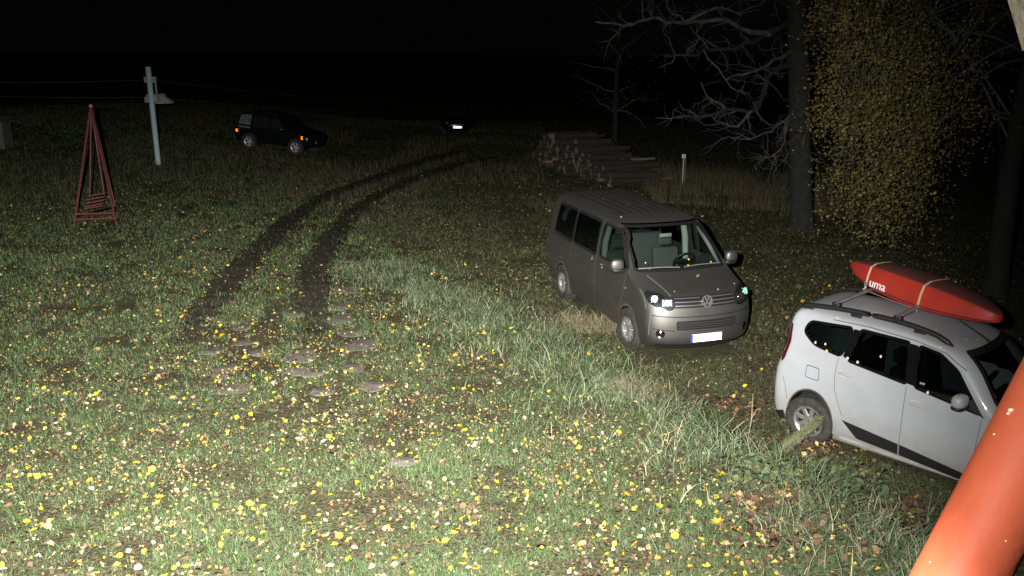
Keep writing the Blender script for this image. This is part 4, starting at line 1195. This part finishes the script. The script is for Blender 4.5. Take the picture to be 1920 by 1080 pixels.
# dark trees at the wood's edge
dark_spots = [(1155, 230, 46, .15, 'slim dark trunk left of the bare tree, beyond the woodpile'), (1590, 330, 36, .26, 'dark tree between the bare tree and the yellow foliage'),
              (1700, 400, 27, .22, 'dark tree behind the yellow hanging leaves'), (1905, 430, 26, .3, 'dark tree at the right edge of the picture behind the kayak')]
for px, py, Yd, r, lab in dark_spots:
    b0 = at_y(px, py, Yd); b0.z = hz(b0.x, b0.y); tr = empty('dark_tree', b0); tag(tr, lab, 'tree', 'trees at the edge of the wood')
    hgt_ = random.uniform(9, 13); pts = wander((0, 0, -.2), (random.uniform(-.03, .03), 0, 1), hgt_, 9, .03)
    u = MB(); u.tube(pts, [r * (1.15 - .8 * i / 9) for i in range(10)], 9); u.build('trunk', M_TBARK, tr, True)
    u = MB()
    for k in range(16):
        i = random.randint(2, 8); a = random.uniform(0, 2 * PI); L = random.uniform(1.2, 3.2); l_ = wander(pts[i], (math.cos(a), math.sin(a), .35), L, 6, .22, -.02); u.tube(l_, [.05 * (1 - .8 * j / 6) for j in range(7)], 5, False); twigs(u, l_, .014, 6, (.4, 1.1), 0)
    u.build('crown', M_TWIG, tr)['kind'] = 'stuff'
    n = 1500; a = rng.random(n) * 2 * PI; rr_ = 2.6 * np.sqrt(rng.random(n)); zz = 2.2 + (hgt_ - 2) * rng.random(n)
    Cn = np.stack([b0.x + rr_ * np.cos(a), b0.y + rr_ * np.sin(a), b0.z + zz], 1)
    Cn = Cn[vnoise(Cn[:, 0] * 1.1 + Cn[:, 1], Cn[:, 2] * 1.3, 1.2) > .5]
    tree_leaves('foliage', Cn, [(.10, .07, .025), (.07, .06, .02), (.12, .06, .025)], .085, tr, b0)

# ------------------------------------------------------------------ near things at the picture's edge
M_ORANGE = mat('orange_red_enamel', (.60, .125, .055), .6, c2=(.51, .10, .046), scale=5, bump=.12, bscale=35, spec=.3, detail=8)
pole_c = cam_pt(1800, 1080, 1.22); q2 = cam_pt(1800 + 465, 1080 - 885, 1.22); pd = (q2 - pole_c).normalized()
p_low = pole_c - pd * ((pole_c.z + .1) / pd.z); p_hi = pole_c + pd * 1.6
pr_ = empty('orange_pole', (p_low.x, p_low.y, 0)); tag(pr_, 'thick orange-red painted pole slanting across the lower right corner', 'pole')
u = MB(); N_ = 24; u.tube([p_low.lerp(p_hi, k / N_) - Vector((p_low.x, p_low.y, 0)) for k in range(N_ + 1)], .0555, 28); u.build('tube', M_ORANGE, pr_, True)
side = pd.cross(Vector((0, 1, 0))).normalized()
for px, py, s_ in ((1893, 775, .0045), (1888, 781, .003), (1862, 818, .002), (1745, 1052, .0014), (1886, 1015, .0016)):
    r = ray(px, py).normalized(); w = Vector((0, 0, CAM_H)) - pole_c; b_ = r.dot(pd); d_ = r.dot(w); e_ = pd.dot(w); t_ = (b_ * e_ - d_) / (1 - b_ * b_)
    c_ = Vector((0, 0, CAM_H)) + r * t_; f_ = pole_c + pd * ((c_ - pole_c).dot(pd)); off = c_ - f_; offl = min(off.length, .0545); on_ = math.sqrt(.0557 ** 2 - offl ** 2); back = (-r - pd * (-r).dot(pd)); back = (back - off.normalized() * back.dot(off.normalized())).normalized() if off.length > 1e-6 else back.normalized()
    pos = f_ + off.normalized() * offl + back * on_ - Vector((p_low.x, p_low.y, 0)); u = MB(); u.ball(pos, (s_, s_ * .6, s_ * .7), None, 8, 6); u.build('paint_chip', mat('bird_lime', (.8, .76, .6), .8), pr_, True)

M_BEAM = mat('lichen_wood', (.30, .25, .19), .9, c2=(.20, .22, .15), scale=16, bump=.6, bscale=60)
b1, b2, b3, b4 = (cam_pt(*q, 1.5) for q in ((1917, 95), (1886, -10), (2010, -10), (1990, 60)))
up_ = (b2 - b1).normalized(); nrm_ = (b3 - b2).cross(b2 - b1).normalized(); topm = b2 + up_ * .6; topn = b3 + up_ * .6
u = MB(); bk_ = ray(1960, 40).normalized() * .05 + Vector((.03, 0, 0)); fr_ = [b1, b2, topm, topn, b3, b4]; fr_ = [Vector(q) for q in fr_]
u.add([q for q in fr_] + [q + bk_ for q in fr_], [tuple(range(6)), tuple(range(11, 5, -1))] + [(i, (i + 1) % 6, (i + 1) % 6 + 6, i + 6) for i in range(6)])
o = u.build('eaves_board', M_BEAM); tag(o, 'weathered lichen-spotted eaves board poking into the upper right corner', 'board')

# ------------------------------------------------------------------ grass, plants, leaves
FOV_A = .62


def blades(x, y, length, width, lean, cols, seg=1, z0=None, curl=.5):
    n = len(x); z = hgt(x, y) if z0 is None else z0; a = rng.random(n) * 2 * PI; b = rng.random(n) * 2 * PI
    D = np.stack([np.cos(a), np.sin(a), np.zeros(n)], 1); Wd = np.stack([np.cos(b), np.sin(b), np.zeros(n)], 1) * width[:, None]
    B = np.stack([x, y, z - .01], 1); Z = np.array([0, 0, 1.0])
    if seg == 1:
        T = B + D * (length * np.sin(lean))[:, None] + Z * (length * np.cos(lean))[:, None]
        V = np.stack([B - Wd, B + Wd, T], 1).reshape(-1, 3); F = np.arange(n * 3).reshape(-1, 3); K = np.repeat(cols, 3, 0)
        return V, F, K
    # two bends
    l2 = np.clip(lean + curl * (.6 + .8 * rng.random(n)), 0, 2.1); l3 = np.clip(l2 + curl * (.6 + .8 * rng.random(n)), 0, 2.4); q = (length / 3)[:, None]
    st = lambda P, an: P + (D * np.sin(an)[:, None] + Z * np.cos(an)[:, None]) * q
    P1 = st(B, lean); P2 = st(P1, l2); P3 = st(P2, l3)
    lowest = (hgt(P3[:, 0], P3[:, 1]) + .02); P3[:, 2] = np.maximum(P3[:, 2], lowest)
    V = np.stack([B - Wd, B + Wd, P1 - Wd * .9, P1 + Wd * .9, P2 - Wd * .6, P2 + Wd * .6, P3], 1).reshape(-1, 3)
    i = np.arange(n)[:, None] * 7
    F = np.concatenate([i + np.array([t]) for t in ((0, 1, 3), (0, 3, 2), (2, 3, 5), (2, 5, 4), (4, 5, 6))]); return V, F, np.repeat(cols, 7, 0)


def polar(n, r0, r1, amax=FOV_A):
    r = r0 * (r1 / r0) ** rng.random(n); a = (rng.random(n) * 2 - 1) * amax
    return r * np.sin(a), r * np.cos(a), r


def palette(n, pal, wts):
    pal = np.array(pal); k = rng.choice(len(pal), n, p=np.array(wts) / sum(wts)); return pal[k] * (.75 + .5 * rng.random((n, 1)))


def car_clear(x, y):
    ok = np.ones(len(x), bool)
    for (ox, oy, an, x0, x1, w) in ((2.767, 13.908, math.radians(-72.7), -3.9, .8, .8), (4.57, 11.425, math.radians(-46.9), -.5, 2.9, .65)):
        c, s = math.cos(an), math.sin(an); lx = (x - ox) * c + (y - oy) * s; ly = -(x - ox) * s + (y - oy) * c
        ok &= ~((lx > x0) & (lx < x1) & (abs(ly) < w))
    return ok


def lawn():
    n = 680000
    x, y, r = polar(n, 6.0, 62)
    td = track_dist(x, y)
    keep = rng.random(n) < (.2 + .8 * sstep(.12, .44, td))
    for sx, sy, sr in SPOS: keep &= (np.hypot(x - sx, (y - sy) * 1.25) > sr * (.55 + .5 * vnoise(x, y, 6)))
    bare = vnoise(x, y, 1.7) * .6 + vnoise(x, y, 5.3) * .4
    wz = np.exp(-(((x + 2.9) / 2.0) ** 2 + ((y - 13.2) / 3.2) ** 2))          # worn ground round the stones
    keep &= rng.random(n) > np.clip((.43 + .22 * wz - bare) * 5, 0, .9)
    keep &= car_clear(x, y)
    x, y, r = x[keep], y[keep], r[keep]; n = len(x)
    d, v = crest(x, y); lush = vnoise(x, y, .8)
    far_falloff = (1 - .35 * sstep(18, 34, r))
    length = (.035 + .05 * rng.random(n)) * (1 + .035 * np.clip(r - 8, 0, 25)) * (.7 + .7 * lush)
    width = .0026 * (r / 8) ** .9 * (.7 + .7 * rng.random(n))
    cols = palette(n, [(.058, .108, .032), (.08, .142, .05), (.115, .185, .08), (.14, .14, .08), (.24, .20, .13), (.07, .125, .07), (.10, .07, .045)], [26, 30, 24, 8, 6, 12, 7])
    cols = cols * far_falloff[:, None]                                            # lamp falloff with distance painted into the grass colour
    dry = sstep(.3, 1.6, d)[:, None] * .55                                     # browner thatch where the cars stand
    cols = cols * (1 - dry) + np.array([.075, .066, .036]) * dry
    cols = cols * (1 - .45 * sstep(2.5, 6, d) * sstep(13, 17, y))[:, None]      # weaker light towards the trees painted into the blade colour
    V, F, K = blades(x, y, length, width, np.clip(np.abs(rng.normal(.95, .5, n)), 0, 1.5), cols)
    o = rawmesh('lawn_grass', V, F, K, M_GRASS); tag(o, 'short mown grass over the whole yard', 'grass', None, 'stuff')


lawn()


def bank_grass():
    n = 21000
    v = rng.random(n) * 15 - 2.0; d = rng.normal(-.15, .62, n)
    ok = (rng.random(n) < .25 + 1.2 * (vnoise(v, d, 2.2) - .3)); v, d = v[ok], d[ok]; n = len(v)
    x = CA[0] + CT[0] * v + CN[0] * d; y = CA[1] + CT[1] * v + CN[1] * d
    k = car_clear(x, y) & (y > 6.2); x, y, v, d = x[k], y[k], v[k], d[k]; n = len(x)
    far = sstep(4, -2, v)
    L = (.20 + .30 * rng.random(n)) * (.55 + .9 * vnoise(x, y, 1.3)) * (1 - .45 * far)
    cols = palette(n, [(.075, .11, .05), (.11, .145, .08), (.17, .20, .13), (.05, .075, .03), (.30, .26, .17), (.22, .2, .13)], [28, 26, 18, 20, 6, 8])
    V, F, K = blades(x, y, L, .0036 + .003 * rng.random(n), np.abs(rng.normal(.45, .35, n)), cols, 3, None, .62)
    o = rawmesh('bank_grass', V, F, K, M_GRASS); tag(o, 'long arching grass along the crest of the bank', 'grass', None, 'stuff')
    # a flattened dry tussock beside the van and one mid-bank
    xs, ys, Ls = [], [], []
    for px, py, m, sx in ((1085, 605, 500, .45), (1120, 618, 500, .4), (1215, 745, 700, .22), (1185, 735, 400, .2)):
        g_ = gnd(px, py); xs.append(g_.x + rng.normal(0, sx, m)); ys.append(g_.y + rng.normal(0, sx * .5, m)); Ls.append(np.full(m, .3))
    x = np.concatenate(xs); y = np.concatenate(ys); L = np.concatenate(Ls) * (.6 + .7 * rng.random(len(x)))
    V, F, K = blades(x, y, L, np.full(len(x), .004), np.abs(rng.normal(.7, .3, len(x))), palette(len(x), [(.25, .215, .145), (.19, .165, .10), (.13, .12, .06)], [3, 3, 2]), 3, None, .45)
    o = rawmesh('dry_grass', V, F, K, M_GRASS); tag(o, 'flattened straw-coloured grass tufts beside the van', 'grass', None, 'stuff')


bank_grass()


def far_reeds():
    n = 9000
    x = rng.uniform(4.6, 12, n); y = rng.uniform(27.5, 36, n) - .3 * (x - 6)
    k = (vnoise(x, y, .7) > .33); x, y = x[k], y[k]; n = len(x)
    V, F, K = blades(x, y, .25 + .5 * rng.random(n), np.full(n, .008), np.abs(rng.normal(0, .22, n)), palette(n, [(.10, .085, .05), (.07, .065, .035), (.13, .095, .06)], [3, 4, 2]), 1)
    o = rawmesh('reed_grass', V, F, K, M_GRASS); tag(o, 'tall dry grass standing behind the marker post', 'grass', None, 'stuff')
    n = 26000
    x = rng.uniform(-26, 2, n); y = rng.uniform(25, 60, n)
    k = (vnoise(x, y, .35) > .38) & (track_dist(x, y) > .5); x, y = x[k], y[k]; n = len(x)
    V, F, K = blades(x, y, .14 + .28 * rng.random(n), np.full(n, .010), np.abs(rng.normal(0, .35, n)), palette(n, [(.07, .07, .035), (.055, .06, .028), (.10, .085, .05)], [3, 4, 2]), 1)
    o = rawmesh('field_grass', V, F, K, M_GRASS); tag(o, 'rough uncut grass of the far field', 'grass', None, 'stuff')


far_reeds()


def weeds():
    C = []
    for px, py, m, s in ((1500, 900, 520, .35), (1560, 905, 420, .3), (1450, 890, 300, .2), (1600, 930, 260, .25), (1420, 905, 200, .25)):
        g_ = gnd(px, py)
        for _ in range(m):
            x = g_.x + random.gauss(0, s); y = g_.y + random.gauss(0, s * .7); C.append((x, y, hz(x, y) + random.uniform(.03, .16)))
    C = np.array(C); n = len(C); V, F, K = leaves_mesh(C, .05 + .05 * rng.random(n), palette(n, [(.06, .085, .04), (.085, .11, .055), (.11, .13, .075), (.15, .14, .05)], [3, 3, 2, 1]), flat=True)
    o = rawmesh('ground_weeds', V, F, K, M_LEAF); tag(o, 'low leafy weeds at the foot of the bank by the white car', 'weeds', None, 'stuff')


weeds()

# moss-grown branch leaning out of the bank, and dry stalks
pm0 = gnd(1437, 868); pm1 = at_y(1536, 786, pm0.y + .35)
M_MOSS = attr_mat('moss_tufts', .9, .1)
u = MB(); ml = [Vector(pm0) + (pm1 - pm0) * t + Vector((0, 0, .03 * math.sin(t * 5))) for t in np.linspace(-.06, 1, 12)]
u.tube([q - pm0 for q in ml], np.linspace(.045, .035, 12), 8)
mo = empty('mossy_branch', pm0); tag(mo, 'moss-covered branch sticking out of the bank in front of the rear wheel', 'branch')
u.build('stick', mat('mossy_bark', (.12, .13, .07), .95), mo, True)
n = 5200; t = rng.random(n); base = np.array([tuple((pm1 - pm0) * q) for q in t]); N3 = rng.normal(0, 1, (n, 3)); N3 /= np.linalg.norm(N3, axis=1)[:, None]
W3 = rng.normal(0, 1, (n, 3)) * .003; T3 = base + N3 * (.05 + .06 * rng.random((n, 1)))
V = np.stack([base + N3 * .03 - W3, base + N3 * .03 + W3, T3], 1).reshape(-1, 3)
o = rawmesh('moss', V, np.arange(n * 3).reshape(-1, 3), np.repeat(palette(n, [(.15, .165, .085), (.20, .205, .125), (.10, .115, .055)], [3, 2, 2]), 3, 0), M_MOSS); o.parent = mo; o['kind'] = 'stuff'
M_STALK = mat('dry_stalk', (.36, .31, .2), .9)
for (p0, p1, lab) in (((1400, 835), (1412, 738), 'dry forked stalk standing left of the mossy branch'), ((1478, 812), (1472, 728), 'thin dark stalk in front of the white car bumper'), ((1508, 885), (1512, 850), 'short pale stalk below the rear wheel'), ((1425, 860), (1405, 830), 'pale bent straw lying against the bank'), ((1560, 1010), (1555, 950), 'upright straw among brown leaves at lower right')):
    g0 = gnd(*p0); g1 = at_y(*p1, g0.y + .05); u = MB(); md = g0.lerp(g1, .5) + Vector((.02, 0, 0)); u.tube([Vector((0, 0, -.03)), md - g0, g1 - g0], [.006, .005, .0025], 5); u.tube([md - g0, md - g0 + Vector((.06, .02, .14))], [.004, .002], 4)
    o = u.build('dry_stalk', M_STALK); o.location = g0; tag(o, lab, 'stalk')


# fallen leaves
YEL = [(.60, .41, .025), (.64, .46, .05), (.52, .34, .03)]; PALE = [(.46, .37, .20), (.56, .48, .32), (.42, .33, .16)]; TAN = [(.26, .19, .11), (.36, .28, .16)]; BRN = [(.075, .048, .03), (.11, .07, .042), (.05, .034, .024)]


def litter():
    n = 76000
    x, y, r = polar(n, 6.3, 34)
    d, v = crest(x, y)
    cl = vnoise(x, y, .9) * .55 + vnoise(x, y, 3.3) * .45
    dens = np.clip((cl - .24) * 2.0, 0, 1) * (1 - .82 * np.exp(-((d + .1) / .75) ** 2) * sstep(-1, 3, v))
    dens = dens + .5 * np.exp(-(((x + 2.9) / 2.2) ** 2 + ((y - 12.6) / 3.0) ** 2)) * (vnoise(x, y, 2.5) > .35)
    dens *= np.clip(r / 13, .38, 1)
    dens *= np.where(track_dist(x, y) < .3, .35, 1.0)
    k = rng.random(n) < dens; x, y, r, d, v = x[k], y[k], r[k], d[k], v[k]; n = len(x)
    k = car_clear(x, y); x, y, r, d, v = x[k], y[k], r[k], d[k], v[k]; n = len(x)
    car_side = sstep(.2, 1.2, d); u_ = rng.random(n)
    pal = np.array(YEL + PALE + TAN + BRN); grp = np.where(u_ < .13, 0, np.where(u_ < .165, 1, np.where(u_ < .36, 2, 3)))
    grp = np.where((car_side > rng.random(n)) & (rng.random(n) < .72), 3, grp)
    lo_i = np.array([0, 3, 6, 8])[grp]; cnt = np.array([3, 3, 2, 3])[grp]; cols = pal[lo_i + (rng.random(n) * cnt).astype(int)] * (.75 + .45 * rng.random((n, 1)))
    size = (.024 + .048 * rng.random(n) ** 2.2) * (1 + .012 * (r - 7)); size = np.where(rng.random(n) < .02, size * 1.6, size)
    C = np.stack([x, y, hgt(x, y) + .006 + .038 * rng.random(n)], 1); V, F, K = leaves_mesh(C, size, cols, flat=True)
    o = rawmesh('leaf_litter', V, F, K, M_LEAF); tag(o, 'scattered small fallen leaves over the grass', 'leaves', None, 'stuff')
    n = 44000
    x, y, r = polar(n, 8.5, 32); d, v = crest(x, y)
    k = (rng.random(n) < np.clip((vnoise(x, y, .7) * .5 + vnoise(x, y, 2.6) * .5 - .28) * 2.6, 0, 1) * (1 - .75 * np.exp(-((d + .1) / .8) ** 2))) & car_clear(x, y) & (track_dist(x, y) > .28)
    x, y, r = x[k], y[k], r[k]; n = len(x)
    V, F, K = leaves_mesh(np.stack([x, y, hgt(x, y) + .01 + .03 * rng.random(n)], 1), (.022 + .02 * rng.random(n)) * (1 + .012 * (r - 7)), palette(n, [(.28, .23, .11), (.34, .26, .11), (.19, .14, .07), (.09, .06, .035), (.055, .038, .026), (.44, .32, .07)], [4, 3, 4, 5, 5, 1]), flat=True)
    o = rawmesh('weathered_leaf_litter', V, F, K, M_LEAF); tag(o, 'thin carpet of weathered tan leaves in the mid lawn', 'leaves', None, 'stuff')
    # drifts of brown leaves at lower right
    CC = []
    for px, py, m, s in ((1455, 945, 330, .22), (1600, 955, 420, .4), (1680, 965, 300, .35), (1380, 765, 160, .3), (1540, 845, 120, .2), (1500, 1010, 200, .4)):
        g_ = gnd(px, py)
        for _ in range(m):
            xx = g_.x + random.gauss(0, s); yy = g_.y + random.gauss(0, s * .5); CC.append((xx, yy, hz(xx, yy) + random.uniform(.02, .09)))
    CC = np.array(CC); n = len(CC); V, F, K = leaves_mesh(CC, .05 + .05 * rng.random(n), palette(n, BRN + [(.3, .17, .08), (.5, .36, .14)], [4, 4, 4, 2, 1]), flat=True)
    o = rawmesh('brown_leaf_drift', V, F, K, M_LEAF); tag(o, 'drifts of brown oak leaves at the foot of the bank', 'leaves', None, 'stuff')


litter()


def leaf_mesh(kind, m):
    u = MB()
    if kind == 'birch':
        ou = [(-.5, 0), (-.38, .2), (-.2, .34), (-.02, .37), (.18, .28), (.36, .13), (.55, 0)]; ou = ou + [(x, -y) for x, y in ou[-2:0:-1]]; z = lambda x, y: .35 * abs(y) ** 1.3 - .06 * x
    elif kind == 'round':
        ou = [(.5 * math.cos(a) * (1 + .1 * math.sin(5 * a)), .44 * math.sin(a)) for a in np.linspace(0, 2 * PI, 13)[:-1]]; z = lambda x, y: .25 * x * x - .2 * y * y
    else:
        ou = []
        for k in range(14):
            a = 2 * PI * k / 14; rr = (.56 if k % 2 == 0 else .30) * (1 if k not in (7,) else .5); ou.append((rr * math.cos(a), rr * math.sin(a)))
        z = lambda x, y: .3 * (x * x + y * y) - .1 * x
    n = len(ou); u.add([(x, y, z(x, y)) for x, y in ou] + [(0, 0, 0)], [(k, (k + 1) % n, n) for k in range(n)])
    u.tube([(-.48, 0, .0), (-.75, .05, -.02)], .02, 3)
    me = bpy.data.meshes.new('fallen_leaf'); me.from_pydata(u.v, [], u.f); me.update(); me.materials.append(m); me.polygons.foreach_set('use_smooth', np.ones(len(me.polygons), bool)); return me


LC = {'yellow': mat('leaf_yellow', (.80, .54, .03), .6, c2=(.74, .46, .05), scale=9), 'pale': mat('leaf_pale', (.80, .72, .52), .65, c2=(.72, .60, .38), scale=6),
      'tan': mat('leaf_tan', (.48, .32, .15), .7, c2=(.36, .22, .1), scale=7), 'brown': mat('leaf_brown', (.20, .11, .06), .75, c2=(.13, .08, .05), scale=7)}
LMESH = {(k, c): leaf_mesh(k, m) for k in ('birch', 'round', 'star') for c, m in LC.items()}
FIX = [(265, 963, 'pale', .06), (378, 910, 'pale', .06), (240, 1000, 'pale', .06), (545, 915, 'pale', .05), (870, 735, 'yellow', .07), (1110, 805, 'pale', .06), (1175, 935, 'yellow', .10), (1215, 930, 'yellow', .09), (1345, 985, 'yellow', .13), (1310, 950, 'yellow', .08),
       (850, 735, 'yellow', .07), (922, 741, 'yellow', .06), (885, 672, 'yellow', .05), (940, 690, 'yellow', .06), (890, 990, 'yellow', .08), (912, 1040, 'pale', .07), (820, 1022, 'yellow', .09), (740, 1068, 'pale', .08), (620, 1070, 'pale', .07), (300, 940, 'yellow', .09), (405, 955, 'yellow', .07)]
cnt = 0
while cnt < 300:
    if cnt < len(FIX): px, py, c, sz = FIX[cnt]
    else:
        px = random.uniform(-20, 1640); py = random.uniform(800, 1090)
        c = random.choices(['yellow', 'pale', 'tan', 'brown'], [50, 15, 20, 15])[0]; sz = random.choice([.04, .045, .05, .055, .065, .08])
        if px > 1300: c = random.choices(['yellow', 'tan', 'brown'], [30, 25, 45])[0]
    k = random.choices(['birch', 'round', 'star'], [6, 3, 1])[0] if sz < .085 else 'star'
    g_ = gnd(px, py); o = bpy.data.objects.new('fallen_leaf', LMESH[(k, c)]); COL.objects.link(o)
    o.location = (g_.x, g_.y, g_.z + random.uniform(.045, .06)); o.scale = (sz, sz, sz); o.rotation_euler = (random.gauss(0, .3), random.gauss(0, .3), random.uniform(0, 6.28))
    lab = {'yellow': 'bright yellow fallen leaf lying on the foreground grass', 'pale': 'pale cream fallen leaf lying on the foreground grass', 'tan': 'tan fallen leaf lying on the foreground grass', 'brown': 'dark brown fallen leaf lying on the foreground grass'}[c]
    tag(o, lab, 'leaf', c + ' leaves on the lawn'); cnt += 1


# leaves that dropped on the cars
VANM = Matrix.Translation((2.767, 13.908, -.118)) @ Matrix.Rotation(math.radians(-72.7), 4, 'Z'); CARM = Matrix.Translation((4.57, 11.425, -.481)) @ Matrix.Rotation(math.radians(-46.9), 4, 'Z')
for C_, MM, ax_, pts_, lab in ((VAN, VANM, 'F', ((-.62, 1.37), (-.60, 1.30), (.10, 1.31), (.16, 1.38), (.56, 1.32), (.12, 1.19), (.16, 1.20), (-.45, 1.07), (.70, 1.08), (.30, 1.06)), 'small dry leaf stuck on the front of the grey van'), (VAN, VANM, 'T', ((-1.9, -.1), (-1.8, .15), (-2.6, -.3), (-1.1, -.62)), 'small dry leaf lying on the roof of the grey van'), (VAN, VANM, 'R', ((-1.55, 1.17), (-.12, .99), (-1.1, 1.09)), 'small dry leaf stuck to the side of the grey van'),
                               (CARB, CARM, 'R', ((-.04, 1.30), (.12, 1.31), (.16, 1.235), (.50, 1.215), (.98, 1.33), (.66, 1.20), (1.72, 1.075), (1.75, 1.57), (.2, 1.62)), 'small dry leaf stuck to the side of the white car'), (CARB, CARM, 'T', ((1.9, -.3), (1.5, -.35), (.6, -.35), (1.2, -.1), (2.0, -.15)), 'small dry leaf lying on the roof of the white car')):
    for a_, b_ in pts_:
        q = C_.on(a_, b_, ax_, .012)
        if q is None: continue
        o = bpy.data.objects.new('fallen_leaf', LMESH[(random.choice(['birch', 'round']), random.choice(['pale', 'tan', 'yellow']))]); COL.objects.link(o)
        h_, n_ = C_.hit(a_, b_, ax_); n_ = n_ if n_.dot(Vector(C_.AX[ax_][0])) > 0 else -n_
        o.location = MM @ C_.sc([q])[0]; o.rotation_euler = (MM.to_3x3() @ n_).to_track_quat('Z', 'X').to_euler(); sz = random.uniform(.028, .042); o.scale = (sz, sz, sz)
        tag(o, lab, 'leaf', 'leaves on the cars')
